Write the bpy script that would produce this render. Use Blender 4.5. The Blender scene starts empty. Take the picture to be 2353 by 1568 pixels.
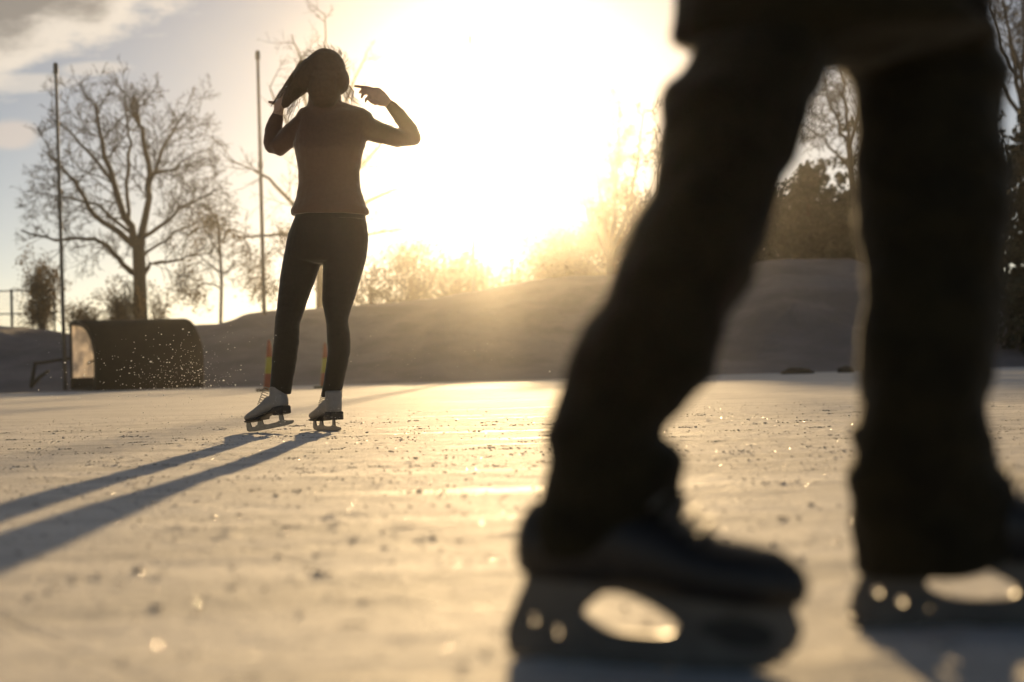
import bpy, bmesh, math, random
from mathutils import Vector, Matrix, noise
R_ = math.radians
rng = random.Random(11)
sc = bpy.context.scene
COL = sc.collection

# ------------------------------------------------------------------ camera
FPX = 3268.0                      # focal length in pixels of a 2353 px wide frame (50 mm)
CH = 0.24
ROLL, PITCH = R_(1.5), math.atan(72 / FPX)
fwd = Vector((0, math.cos(PITCH), math.sin(PITCH)))
zup = Vector((0, -math.sin(PITCH), math.cos(PITCH)))
xr = Vector((1, 0, 0))
CR = math.cos(ROLL) * xr - math.sin(ROLL) * zup
CU = math.sin(ROLL) * xr + math.cos(ROLL) * zup
CPOS = Vector((0, 0, CH))

def ray(px, py):
    return fwd + CR * ((px - 1176.5) / FPX) + CU * ((784 - py) / FPX)

def P(px, py, Y):
    """world point at distance Y seen at a photo position"""
    d = ray(px, py)
    return CPOS + d * (Y / d.y)

cam_d = bpy.data.cameras.new('camera')
cam = bpy.data.objects.new('camera', cam_d)
COL.objects.link(cam)
m = Matrix((CR, CU, -fwd)).transposed().to_4x4()
m.translation = CPOS
cam.matrix_world = m
cam_d.sensor_width = 36
cam_d.lens = FPX / 2353 * 36
cam_d.clip_start = 0.02
cam_d.clip_end = 3000
cam_d.dof.use_dof = True
cam_d.dof.focus_distance = 6.42
cam_d.dof.aperture_fstop = 2.8
sc.camera = cam

# ------------------------------------------------------------------ light
SD = ray(1165, 330).normalized()
SUN_EL = math.asin(SD.z)
SUN_AZ = math.atan2(SD.x, SD.y)
sun_d = bpy.data.lights.new('sun', 'SUN')
sun_d.energy = 5.0
sun_d.angle = R_(0.5)
sun_d.color = (1.0, 0.69, 0.345)
sun = bpy.data.objects.new('sun', sun_d)
COL.objects.link(sun)
sun.rotation_euler = SD.to_track_quat('Z', 'Y').to_euler()
sun.location = SD * 100

sc.view_settings.view_transform = 'Standard'
sc.view_settings.look = 'None'
sc.view_settings.exposure = 0.42
sc.view_settings.gamma = 1.0
sc.cycles.use_denoising = True
sc.cycles.max_bounces = 8
sc.cycles.diffuse_bounces = 3
sc.cycles.glossy_bounces = 3
sc.cycles.transmission_bounces = 4
sc.cycles.volume_bounces = 0
sc.cycles.transparent_max_bounces = 8
sc.cycles.sample_clamp_indirect = 6
sc.cycles.sample_clamp_direct = 0

# ------------------------------------------------------------------ node helpers
class NT:
    def __init__(s, tree):
        s.t = tree; s.n = tree.nodes; s.l = tree.links
    def new(s, typ, **kw):
        n = s.n.new(typ)
        for k, v in kw.items():
            setattr(n, k, v)
        return n
    def put(s, sock, v):
        if isinstance(v, bpy.types.NodeSocket):
            s.l.new(v, sock)
        elif v is not None:
            sock.default_value = v
    def math(s, op, a, b=None, c=None, clamp=False):
        n = s.new('ShaderNodeMath', operation=op, use_clamp=clamp)
        s.put(n.inputs[0], a); s.put(n.inputs[1], b); s.put(n.inputs[2], c)
        return n.outputs[0]
    def step(s, x, a, b, lo=0.0, hi=1.0):
        n = s.new('ShaderNodeMapRange', interpolation_type='SMOOTHSTEP')
        s.put(n.inputs['Value'], x)
        n.inputs['From Min'].default_value = a; n.inputs['From Max'].default_value = b
        n.inputs['To Min'].default_value = lo; n.inputs['To Max'].default_value = hi
        return n.outputs['Result']
    def mix(s, f, a, b):
        n = s.new('ShaderNodeMix', data_type='RGBA')
        s.put(n.inputs['Factor'], f)
        s.put(n.inputs['A'], a); s.put(n.inputs['B'], b)
        return n.outputs['Result']
    def noise(s, vec, scale, detail=4, rough=0.55, w=None):
        n = s.new('ShaderNodeTexNoise')
        s.put(n.inputs['Vector'], vec)
        n.inputs['Scale'].default_value = scale
        n.inputs['Detail'].default_value = detail
        n.inputs['Roughness'].default_value = rough
        return n.outputs['Fac']
    def scaled(s, vec, sx, sy, sz, rz=0):
        n = s.new('ShaderNodeMapping')
        s.put(n.inputs['Vector'], vec)
        n.inputs['Scale'].default_value = (sx, sy, sz)
        n.inputs['Rotation'].default_value = (0, 0, rz)
        return n.outputs[0]

def rgba(c): return (c[0], c[1], c[2], 1.0)

def new_mat(name):
    mt = bpy.data.materials.new(name)
    mt.use_nodes = True
    nt = NT(mt.node_tree)
    bs = nt.n['Principled BSDF']
    return mt, nt, bs

def simple(name, col, rough=0.6, var=0.25, scale=30, bump=0.0, bscale=120, metal=0.0, sheen=0.0, spec=0.5, trans=0.0):
    """procedural material: colour broken up by noise, optional bump, sheen and thin translucency"""
    mt, nt, bs = new_mat(name)
    tc = nt.new('ShaderNodeTexCoord').outputs['Object']
    f = nt.noise(tc, scale, 5)
    dark = [c * (1 - var) for c in col]; lite = [min(1, c * (1 + var)) for c in col]
    c = nt.mix(nt.step(f, 0.3, 0.7), rgba(dark), rgba(lite))
    nt.put(bs.inputs['Base Color'], c)
    bs.inputs['Roughness'].default_value = rough
    bs.inputs['Metallic'].default_value = metal
    bs.inputs['Specular IOR Level'].default_value = spec
    if sheen:
        bs.inputs['Sheen Weight'].default_value = sheen
        bs.inputs['Sheen Roughness'].default_value = 0.4
    if bump:
        b = nt.new('ShaderNodeBump')
        b.inputs['Strength'].default_value = bump
        b.inputs['Distance'].default_value = 0.01
        nt.put(b.inputs['Height'], nt.noise(tc, bscale, 4))
        nt.l.new(b.outputs[0], bs.inputs['Normal'])
    if trans:
        tr = nt.new('ShaderNodeBsdfTranslucent')
        nt.put(tr.inputs['Color'], c)
        mx = nt.new('ShaderNodeMixShader')
        mx.inputs[0].default_value = trans
        nt.l.new(bs.outputs[0], mx.inputs[1]); nt.l.new(tr.outputs[0], mx.inputs[2])
        nt.l.new(mx.outputs[0], nt.n['Material Output'].inputs['Surface'])
    return mt

M = {}
M['bark'] = simple('bark', (0.035, 0.027, 0.019), 0.9, 0.4, 8, 0.6, 30)
M['twig'] = simple('twig', (0.035, 0.026, 0.017), 0.85, 0.3, 3)
M['birch_bark'] = simple('birch_bark', (0.22, 0.20, 0.17), 0.85, 0.6, 6)
M['dry_leaf'] = simple('dry_leaf', (0.12, 0.080, 0.035), 0.7, 0.4, 2, trans=0.45)
M['needle'] = simple('needle', (0.020, 0.028, 0.014), 0.7, 0.4, 2, trans=0.15)
M['trouser'] = simple('trouser_cloth', (0.017, 0.014, 0.006), 0.85, 0.3, 25, 0.5, 90, sheen=0.10, spec=0.15)
M['jacket_dark'] = simple('dark_jacket_cloth', (0.009, 0.008, 0.006), 0.85, 0.3, 25, 0.3, 90, sheen=0.03, spec=0.15)
M['fleece'] = simple('fleece', (0.14, 0.085, 0.058), 0.95, 0.05, 60, 0.3, 260, sheen=0.5, spec=0.1)
M['legging'] = simple('legging_cloth', (0.016, 0.014, 0.010), 0.75, 0.2, 60, 0.15, 260, sheen=0.25, spec=0.3)
M['skin'] = simple('skin', (0.46, 0.29, 0.21), 0.5, 0.08, 30)
M['hair'] = simple('hair', (0.11, 0.065, 0.032), 0.5, 0.08, 60, trans=0.35)
M['white_leather'] = simple('white_leather', (0.27, 0.25, 0.225), 0.45, 0.06, 40, 0.1, 120)
M['black_rubber'] = simple('black_rubber', (0.018, 0.016, 0.014), 0.5, 0.3, 40)
M['boot_black'] = simple('boot_leather', (0.014, 0.012, 0.011), 0.5, 0.3, 40, 0.2, 90)
M['steel'] = simple('steel', (0.26, 0.25, 0.235), 0.25, 0.15, 60, metal=1.0)
M['holder'] = simple('holder_plastic', (0.11, 0.098, 0.084), 0.45, 0.2, 30)
M['eye'] = simple('eye', (0.05, 0.04, 0.03), 0.15, 0.2, 60)
M['lip'] = simple('lip', (0.30, 0.12, 0.10), 0.45, 0.1, 60)
M['cone_red'] = simple('cone_red', (0.34, 0.055, 0.022), 0.5, 0.12, 10, trans=0.25)
M['cone_yellow'] = simple('cone_yellow', (0.42, 0.39, 0.03), 0.45, 0.1, 10, trans=0.25)
M['cone_base'] = simple('cone_base', (0.10, 0.08, 0.04), 0.6, 0.3, 10)
M['pole'] = simple('pole_metal', (0.10, 0.095, 0.085), 0.5, 0.2, 5, metal=0.4)
M['tarp'] = simple('goal_cloth', (0.010, 0.008, 0.004), 0.85, 0.35, 4, 0.3, 12)
M['frame'] = simple('goal_frame_paint', (0.035, 0.028, 0.016), 0.5, 0.3, 6)
M['pale_net'] = simple('pale_net', (0.80, 0.72, 0.66), 0.8, 0.18, 3.5, trans=0.8)
M['wire'] = simple('wire', (0.12, 0.11, 0.10), 0.5, 0.2, 5, metal=0.5)
M['stone'] = simple('stone', (0.05, 0.042, 0.030), 0.9, 0.4, 6, 0.6, 20)

def snow_material():
    mt, nt, bs = new_mat('scraped_ice')
    tc = nt.new('ShaderNodeTexCoord').outputs['Object']
    streak = nt.noise(nt.scaled(tc, 0.5, 3.2, 1, 0.05), 1.6, 6, 0.6)
    patch = nt.noise(tc, 1.3, 5, 0.6)
    grain = nt.noise(tc, 95, 5, 0.7)
    mid = nt.noise(nt.scaled(tc, 0.7, 1.3, 1), 22, 5, 0.65)
    c = nt.mix(nt.step(streak, 0.34, 0.60), (0.62, 0.60, 0.57, 1), (0.86, 0.83, 0.79, 1))
    c = nt.mix(nt.math('MULTIPLY', nt.step(patch, 0.42, 0.70), 0.35), c, (0.55, 0.52, 0.50, 1))
    # scattered dark dots, gathered in patches
    vor = nt.new('ShaderNodeTexVoronoi')
    nt.put(vor.inputs['Vector'], nt.scaled(tc, 0.6, 1.0, 1)); vor.inputs['Scale'].default_value = 16
    dark_dots = nt.math('MULTIPLY', nt.step(vor.outputs['Distance'], 0.16, 0.08), nt.step(nt.noise(tc, 2.3, 3), 0.52, 0.66))
    c = nt.mix(nt.math('MULTIPLY', dark_dots, 0.55), c, (0.16, 0.13, 0.10, 1))
    speck = nt.noise(tc, 70, 4, 0.75)
    c = nt.mix(nt.math('MULTIPLY', nt.step(speck, 0.50, 0.72), 0.45), c, (0.40, 0.37, 0.33, 1))
    # arcs cut by skate blades
    sp = nt.new('ShaderNodeSeparateXYZ'); nt.put(sp.inputs[0], tc)
    ra = random.Random(77); cut = None
    for _ in range(18):
        R = ra.uniform(2.5, 14); a = ra.random() * 6.283
        px_, py_ = ra.uniform(-1.6, 1.8), ra.uniform(1.0, 7.0)
        dx = nt.math('SUBTRACT', sp.outputs['X'], px_ + R * math.cos(a)); dy = nt.math('SUBTRACT', sp.outputs['Y'], py_ + R * math.sin(a))
        d = nt.math('ABSOLUTE', nt.math('SUBTRACT', nt.math('SQRT', nt.math('ADD', nt.math('MULTIPLY', dx, dx), nt.math('MULTIPLY', dy, dy))), R))
        k = nt.step(d, ra.uniform(0.004, 0.009), 0.001)
        cut = k if cut is None else nt.math('MAXIMUM', cut, k)
    cut = nt.math('MULTIPLY', cut, nt.step(nt.noise(tc, 2.1, 4, 0.7), 0.40, 0.62))
    c = nt.mix(nt.math('MULTIPLY', cut, 0.5), c, (0.36, 0.34, 0.32, 1))
    nt.put(bs.inputs['Base Color'], c)
    slick = nt.math('MULTIPLY', nt.step(nt.noise(nt.scaled(tc, 0.35, 2.4, 1, -0.03), 1.1, 5, 0.6), 0.56, 0.66), 0.75)
    r = nt.math('SUBTRACT', 0.75, nt.math('MULTIPLY', slick, 0.17))
    nt.put(bs.inputs['Roughness'], r)
    bs.inputs['Specular IOR Level'].default_value = 0.20
    h = nt.math('ADD', nt.math('MULTIPLY', grain, 0.7), nt.math('MULTIPLY', mid, 1.3))
    h = nt.math('ADD', h, nt.math('MULTIPLY', nt.noise(nt.scaled(tc, 0.8, 1.2, 1), 7, 6, 0.7), 1.1))
    h = nt.math('SUBTRACT', h, nt.math('MULTIPLY', cut, 0.5))
    b = nt.new('ShaderNodeBump')
    b.inputs['Distance'].default_value = 0.012
    b.inputs['Strength'].default_value = 0.8
    nt.put(b.inputs['Height'], h)
    nt.l.new(b.outputs[0], bs.inputs['Normal'])
    return mt

def bank_material():
    mt, nt, bs = new_mat('bank_snow')
    tc = nt.new('ShaderNodeTexCoord').outputs['Object']
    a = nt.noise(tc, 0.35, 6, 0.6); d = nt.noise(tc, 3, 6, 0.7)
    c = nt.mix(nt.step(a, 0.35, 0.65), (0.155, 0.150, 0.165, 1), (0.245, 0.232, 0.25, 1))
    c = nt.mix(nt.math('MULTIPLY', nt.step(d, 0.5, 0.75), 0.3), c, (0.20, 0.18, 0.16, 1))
    nt.put(bs.inputs['Base Color'], c)
    bs.inputs['Roughness'].default_value = 0.85
    b = nt.new('ShaderNodeBump'); b.inputs['Distance'].default_value = 0.25; b.inputs['Strength'].default_value = 0.6
    nt.put(b.inputs['Height'], nt.noise(tc, 1.6, 6, 0.65))
    nt.l.new(b.outputs[0], bs.inputs['Normal'])
    return mt
M['ice'] = snow_material()
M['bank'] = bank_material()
M['field'] = simple('field_snow', (0.62, 0.60, 0.60), 0.8, 0.12, 0.2)
M['crumb'] = simple('snow_crumb', (0.55, 0.50, 0.44), 0.8, 0.3, 8)

def glint_material():
    mt, nt, bs = new_mat('ice_crystal')
    n = nt.noise(nt.new('ShaderNodeTexCoord').outputs['Object'], 5)
    nt.put(bs.inputs['Base Color'], nt.mix(n, (0.85, 0.85, 0.85, 1), (1, 1, 1, 1)))
    bs.inputs['Metallic'].default_value = 1.0
    bs.inputs['Roughness'].default_value = 0.24
    return mt
M['glint'] = glint_material()
def spray_material():
    mt, nt, bs = new_mat('flying_ice')
    n = nt.noise(nt.new('ShaderNodeTexCoord').outputs['Object'], 5)
    nt.put(bs.inputs['Base Color'], nt.mix(n, (0.9, 0.9, 0.9, 1), (1, 1, 1, 1)))
    bs.inputs['Roughness'].default_value = 0.15
    tr = nt.new('ShaderNodeBsdfTranslucent'); tr.inputs[0].default_value = (1, 1, 1, 1)
    mx = nt.new('ShaderNodeMixShader'); mx.inputs[0].default_value = 0.7
    nt.l.new(bs.outputs[0], mx.inputs[1]); nt.l.new(tr.outputs[0], mx.inputs[2])
    nt.l.new(mx.outputs[0], nt.n['Material Output'].inputs['Surface'])
    return mt
M['spray'] = spray_material()

# ------------------------------------------------------------------ object helpers
def tag(o, label=None, cat=None, group=None, kind=None):
    if label: o['label'] = label
    if cat: o['category'] = cat
    if group: o['group'] = group
    if kind: o['kind'] = kind
    return o

def empty(name, loc, label, cat, group=None):
    o = bpy.data.objects.new(name, None)
    COL.objects.link(o)
    o.location = loc
    o.empty_display_size = 0.1
    return tag(o, label, cat, group)

def link_mesh(name, me, mat, parent=None, smooth=True, world=True):
    me.materials.clear()
    me.materials.append(M[mat] if isinstance(mat, str) else mat)
    if smooth:
        me.polygons.foreach_set('use_smooth', [True] * len(me.polygons))
    o = bpy.data.objects.new(name, me)
    COL.objects.link(o)
    if parent is not None:
        o.parent = parent
        if world:                                   # mesh coordinates are world coordinates
            ml = Matrix.Identity(4); q = parent
            while q is not None:
                ml = q.matrix_parent_inverse @ Matrix.LocRotScale(q.location, q.rotation_euler, q.scale) @ ml
                q = q.parent
            o.matrix_parent_inverse = ml.inverted()
    return o

def bm_obj(name, bm, mat, parent=None, smooth=True, world=True):
    bmesh.ops.recalc_face_normals(bm, faces=bm.faces)
    me = bpy.data.meshes.new(name)
    bm.to_mesh(me); bm.free()
    return link_mesh(name, me, mat, parent, smooth, world)

def raw_obj(name, verts, faces, mat, parent=None, smooth=True):
    me = bpy.data.meshes.new(name)
    me.from_pydata(verts, [], faces)
    me.update()
    return link_mesh(name, me, mat, parent, smooth)

def loft(bm, secs, n=20, cap=True):
    """secs: (centre, half-axis u, half-axis v)"""
    rings = []
    for c, u, v in secs:
        rings.append([bm.verts.new(c + u * math.cos(2 * math.pi * k / n) + v * math.sin(2 * math.pi * k / n)) for k in range(n)])
    for a, b in zip(rings, rings[1:]):
        for k in range(n):
            bm.faces.new((a[k], a[(k + 1) % n], b[(k + 1) % n], b[k]))
    if cap:
        bm.faces.new(rings[0][::-1]); bm.faces.new(rings[-1])

def tube(bm, pts, radii, n=10):
    """tapered tube with rounded ends along a polyline"""
    pts = [Vector(p) for p in pts]
    secs = []
    for i, p in enumerate(pts):
        t = (pts[min(i + 1, len(pts) - 1)] - pts[max(i - 1, 0)]).normalized()
        a = Vector((0, 1, 0)) if abs(t.y) < 0.8 else Vector((1, 0, 0))
        u = t.cross(a).normalized(); v = t.cross(u).normalized()
        secs.append((p, u * radii[i], v * radii[i], t))
    s0, s1 = secs[0], secs[-1]
    out = []
    for f, d in ((0.35, 0.95), (0.75, 0.62)):
        out.append((s0[0] - s0[3] * radii[0] * d, s0[1] * f, s0[2] * f))
    out += [(a, b, c) for a, b, c, _ in secs]
    for f, d in ((0.75, 0.62), (0.35, 0.95)):
        out.append((s1[0] + s1[3] * radii[-1] * d, s1[1] * f, s1[2] * f))
    loft(bm, out, n)

def ball(bm, c, rx, ry, rz, seg=20):
    r = bmesh.ops.create_uvsphere(bm, u_segments=seg, v_segments=seg // 2 + 2, radius=1.0)
    for v in r['verts']:
        v.co = Vector((v.co.x * rx, v.co.y * ry, v.co.z * rz)) + Vector(c)

def pairs(bm, lst, n=24):
    """closed limb from silhouette pairs: (lx,ly, rx,ry, Y, depth radius)"""
    secs = []
    for lx, ly, rx, ry, Y, dr in lst:
        a, b = P(lx, ly, Y), P(rx, ry, Y)
        u = (b - a) / 2
        v = u.normalized().cross(Vector((0, 0, 1)))
        if v.length < 0.3: v = Vector((0, 1, 0))
        v = Vector((0, 1, 0))
        secs.append(((a + b) / 2, u, v * dr))
    loft(bm, secs, n)

def smooth_pairs(lst, sub=4):
    """Catmull-Rom through silhouette pairs"""
    out = []
    for i in range(len(lst) - 1):
        p0 = lst[max(i - 1, 0)]; p1 = lst[i]; p2 = lst[i + 1]; p3 = lst[min(i + 2, len(lst) - 1)]
        for k in range(sub):
            t = k / sub
            out.append(tuple(0.5 * (2 * b + (c - a) * t + (2 * a - 5 * b + 4 * c - d) * t * t + (3 * b - a - 3 * c + d) * t ** 3)
                             for a, b, c, d in zip(p0, p1, p2, p3)))
    out.append(lst[-1])
    return out

def remeshed(name, bm, mat, parent, voxel=0.006, smooth=4, rough=0.0, rscale=30.0, seed=0.0):
    """fuse overlapping closed shapes into one continuous skin"""
    bmesh.ops.recalc_face_normals(bm, faces=bm.faces)
    me = bpy.data.meshes.new('tmp'); bm.to_mesh(me); bm.free()
    ob = bpy.data.objects.new('tmp', me); COL.objects.link(ob)
    md = ob.modifiers.new('r', 'REMESH'); md.mode = 'VOXEL'; md.voxel_size = voxel
    sm = ob.modifiers.new('s', 'SMOOTH'); sm.iterations = smooth; sm.factor = 0.5
    dg = bpy.context.evaluated_depsgraph_get()
    me2 = bpy.data.meshes.new_from_object(ob.evaluated_get(dg))
    bpy.data.objects.remove(ob); bpy.data.meshes.remove(me)
    me2.name = name
    if rough:
        nn = [v.normal.copy() for v in me2.vertices]
        for v, q in zip(me2.vertices, nn):
            s = Vector((v.co.x * rscale * 0.6, v.co.y * rscale * 0.6 + seed, v.co.z * rscale))
            v.co += q * rough * (noise.noise(s) + 0.5 * noise.noise(s * 2.3))
    return link_mesh(name, me2, mat, parent)

def plate(name, outline, holes, thick, mat, parent, mtx, bevel=0.0):
    """flat plate with holes in a local x-z plane, extruded along local y"""
    cu = bpy.data.curves.new('tmp', 'CURVE'); cu.dimensions = '2D'; cu.fill_mode = 'BOTH'
    for poly in [outline] + holes:
        sp = cu.splines.new('POLY'); sp.points.add(len(poly) - 1); sp.use_cyclic_u = True
        for q, (x, y) in zip(sp.points, poly): q.co = (x, y, 0, 1)
    cu.extrude = thick / 2 - bevel; cu.bevel_depth = bevel; cu.bevel_resolution = 2
    ob = bpy.data.objects.new('tmp', cu); COL.objects.link(ob)
    dg = bpy.context.evaluated_depsgraph_get()
    me = bpy.data.meshes.new_from_object(ob.evaluated_get(dg))
    bpy.data.objects.remove(ob)
    me.transform(mtx @ Matrix.Rotation(R_(90), 4, 'X'))
    me.name = name
    return link_mesh(name, me, mat, parent, smooth=False)

def rounded(poly, sub=6):
    """closed smooth curve through points"""
    n = len(poly); out = []
    for i in range(n):
        p0, p1, p2, p3 = poly[i - 1], poly[i], poly[(i + 1) % n], poly[(i + 2) % n]
        for k in range(sub):
            t = k / sub
            out.append(tuple(0.5 * (2 * b + (c - a) * t + (2 * a - 5 * b + 4 * c - d) * t * t + (3 * b - a - 3 * c + d) * t ** 3)
                             for a, b, c, d in zip(p0, p1, p2, p3)))
    return out

def circle(x, y, r, n=20): return [(x + r * math.cos(2 * math.pi * k / n), y + r * math.sin(2 * math.pi * k / n)) for k in range(n)]

# ------------------------------------------------------------------ ground, ice, bank
def sheet(name, x0, x1, y0, y1, z, mat, nx=1, ny=1):
    vs = [(x0 + (x1 - x0) * i / nx, y0 + (y1 - y0) * j / ny, z) for j in range(ny + 1) for i in range(nx + 1)]
    fs = [(j * (nx + 1) + i, j * (nx + 1) + i + 1, (j + 1) * (nx + 1) + i + 1, (j + 1) * (nx + 1) + i) for j in range(ny) for i in range(nx)]
    return raw_obj(name, vs, fs, mat, smooth=False)
GX = 100
tag(sheet('ground', -GX, GX, -GX, GX, -0.02, 'field', 8, 8), kind='structure')
# the ice is finely tessellated near the skaters so that its scraped crust is real relief
def ice_h(x, y):
    k = min(1, max(0, (y - 0.35) / 0.3)) * min(1, max(0, (10.5 - y) / 2)) * min(1, max(0, (4.4 - abs(x)) / 0.6))
    if k <= 0: return 0.0
    a = noise.noise(Vector((x * 7, y * 10, 1.0))) + 0.6 * noise.noise(Vector((x * 19, y * 25, 4.0))) + 0.45 * noise.noise(Vector((x * 43, y * 52, 8.0)))
    b = max(0.0, noise.noise(Vector((x * 26, y * 34, 15.0))) - 0.28) * max(0.0, noise.noise(Vector((x * 1.3, y * 2.6, 21.0))) + 0.12) * 3.2
    return k * (0.0028 * a + 0.007 * b - 0.0020)
xs = [-60, -40, -25, -15, -9, -6] + [-4.4 + 8.8 * i / 620 for i in range(621)] + [6, 9, 15, 25, 40, 60]
ys = [-60, -30, -12, -5, -2, -0.5, 0.1]
y = 0.35
while y < 10.5:
    ys.append(y); y += 0.011 + 0.0042 * y
ys += [11, 13, 16, 20, 26, 34, 43, 52]
vs = [(x, y, ice_h(x, y)) for y in ys for x in xs]
nx_ = len(xs)
fs = [(j * nx_ + i, j * nx_ + i + 1, (j + 1) * nx_ + i + 1, (j + 1) * nx_ + i) for j in range(len(ys) - 1) for i in range(nx_ - 1)]
tag(raw_obj('ice', vs, fs, 'ice'), kind='structure')

YC = 61.0
CREST = [(-900, 800), (-500, 775), (-200, 752), (0, 748), (60, 752), (110, 760), (160, 766), (300, 768), (400, 752), (460, 746), (520, 742), (545, 734), (575, 721), (620, 713),
         (660, 714), (700, 712), (800, 703), (900, 698), (1000, 685), (1100, 668), (1200, 648), (1300, 635), (1400, 632), (1550, 628), (1650, 622),
         (1705, 615), (1735, 601), (1780, 596), (1950, 594), (1985, 603), (2030, 625), (2200, 655), (2400, 680), (2800, 700), (3400, 720)]
CREST_W = [(lambda q: (q.x, q.z))(P(px, py, YC)) for px, py in CREST]
def crest_z(x):
    c = CREST_W
    if x <= c[0][0]: return c[0][1]
    for (x0, z0), (x1, z1) in zip(c, c[1:]):
        if x <= x1: return z0 + (z1 - z0) * (x - x0) / (x1 - x0)
    return c[-1][1]
def bank_z(x, y):
    toe = 44 + 1.5 * noise.noise(Vector((x * 0.08, 3.1, 0)))
    t = max(0.0, min(1.0, (y - toe) / (YC - toe)))
    s = t * t * (3 - 2 * t) if t < 1 else 1
    s = 0.55 * s + 0.45 * t
    if y > YC: s = 1 - 0.35 * min(1, (y - YC) / 14.0) ** 1.2
    z = crest_z(x) * s
    amp = 0.30 * min(1, t * (1 - t) * 4)
    z += amp * (noise.noise(Vector((x * 0.25, y * 0.25, 7))) + 0.6 * noise.noise(Vector((x * 0.7, y * 0.7, 2))) + 0.55 * abs(noise.noise(Vector((x * 1.5, y * 1.5, 5)))) + 0.3 * noise.noise(Vector((x * 3.1, y * 3.1, 5))))
    z += 0.05 * noise.noise(Vector((x * 1.1, y * 0.5, 9))) * min(1, t * 3)
    if abs(x - 9.9) < 5 and abs(y - 51) < 6:                 # shovelled heap low on the right-hand slope
        z += 0.7 * math.exp(-((x - 9.9) / 1.5) ** 2 - ((y - 51) / 1.3) ** 2) * (1 + 0.5 * noise.noise(Vector((x * 1.4, y * 1.4, 3))))
    return z if t > 0 else -0.05
vs, fs = [], []
xs = [-75 + 150 * i / 640 for i in range(641)]
ys = [41 + 0.30 * j for j in range(77)] + [64.5 + 1.5 * j for j in range(18)]
for y in ys:
    for x in xs: vs.append((x, y, bank_z(x, y)))
for j in range(len(ys) - 1):
    for i in range(len(xs) - 1):
        a = j * len(xs) + i
        fs.append((a, a + 1, a + 1 + len(xs), a + len(xs)))
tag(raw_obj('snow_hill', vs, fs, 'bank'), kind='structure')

# loose snow crumbs lying on the ice, and flat crystals that catch the sun
def lumps(name, spots, mat, jit=0.35):
    base = bmesh.new(); bmesh.ops.create_icosphere(base, subdivisions=1, radius=1)
    bv = [v.co.copy() for v in base.verts]; bf = [[v.index for v in f.verts] for f in base.faces]; base.free()
    vs, fs = [], []
    for (c, r, fl) in spots:
        o = len(vs); a = rng.random() * 6.28; ca, sa = math.cos(a), math.sin(a); el = rng.uniform(0.8, 2.6)
        for b in bv:
            k = 1 + rng.uniform(-jit, jit)
            x, y, z = b.x * k * el, b.y * k, b.z * k * fl
            vs.append((c[0] + r * (x * ca - y * sa), c[1] + r * (x * sa + y * ca), c[2] + r * z))
        fs += [[o + i for i in f] for f in bf]
    return raw_obj(name, vs, fs, mat)
spots = []
def crumb(x, y, r):
    if abs(x) < 0.45 * y + 0.1 and y > 0.8: spots.append(((x, y, r * 0.15), r, 0.55))
for _ in range(260):                                  # little heaps pushed up by blades
    y = rng.uniform(2.7, 7.5); x = rng.uniform(-0.4, 0.42) * y
    k = rng.random()
    for _k in range(rng.randrange(4, 24)):
        crumb(x + rng.gauss(0, 0.02 + 0.10 * k * k), y + rng.gauss(0, 0.02), (0.0009 + 0.0028 * rng.random() ** 2.2) * (0.5 + 0.13 * y))
for _ in range(2600):
    y = 0.85 + 9 * rng.random(); x = rng.uniform(-0.45, 0.45) * y
    crumb(x, y, rng.choice((0.0012, 0.0016, 0.0022, 0.003)))
for _ in range(16):
    y = rng.uniform(1.2, 3.2); x = rng.uniform(-0.4, 0.42) * y
    for _k in range(4): crumb(x + rng.gauss(0, 0.006), y + rng.gauss(0, 0.006), rng.uniform(0.002, 0.0048))
tag(lumps('snow_crumbs', spots, 'crumb'), 'small dirty snow crumbs scattered over the scraped ice', 'snow crumbs', kind='stuff')

vs, fs = [], []
for _ in range(34000):
    y = 0.62 + 9 * rng.random() ** 1.5; x = rng.uniform(-0.40, 0.42) * y
    s = rng.uniform(0.0003, 0.0013) * min(1.3, 0.30 + 0.17 * y)
    tilt = R_(46) * rng.random() ** 0.6; az = rng.random() * 6.283
    nrm = Vector((math.sin(tilt) * math.cos(az), math.sin(tilt) * math.sin(az), math.cos(tilt)))
    u = nrm.orthogonal().normalized() * s; v = nrm.cross(u)
    c = Vector((x, y, 0.0035)); o = len(vs)
    vs += [c + u, c + v, c - u, c - v]; fs.append((o, o + 1, o + 2, o + 3))
tag(raw_obj('frost_crystals', vs, fs, 'glint', smooth=False), 'tiny frost crystals glittering on the ice', 'frost crystals', kind='stuff')

spots = []
def fly(px, py, Y, r):
    c = P(px, py, Y)
    if c.z > 0.004: spots.append((c, r, 1.0))
for _ in range(720):
    k = rng.random()
    if k < 0.55: px, py = rng.gauss(425, 60), 905 - abs(rng.gauss(0, 55))
    elif k < 0.85: px, py = rng.gauss(380, 120), rng.gauss(890, 60)
    else: px, py = rng.uniform(60, 640), rng.uniform(760, 930)
    fly(px, min(py, 985), rng.uniform(5.7, 6.9), 0.0011 * math.exp(rng.gauss(0, 0.45)))
for _ in range(110):
    fly(rng.choice((650, 770)) + rng.gauss(0, 18), rng.gauss(950, 25), rng.uniform(6.2, 6.34), 0.0008 * math.exp(rng.gauss(0, 0.3)))
for _ in range(70): fly(rng.gauss(980, 110), rng.gauss(830, 30), rng.uniform(6.0, 7.2), 0.0008 * math.exp(rng.gauss(0, 0.35)))
for px, py in ((205, 833), (193, 863), (183, 915), (1263, 854)): fly(px, py, 4.6, 0.0028)
tag(lumps('ice_spray', spots, 'spray', 0.2), 'bright specks of ice spray thrown up in front of the dark goal', 'ice spray', kind='stuff')

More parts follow.
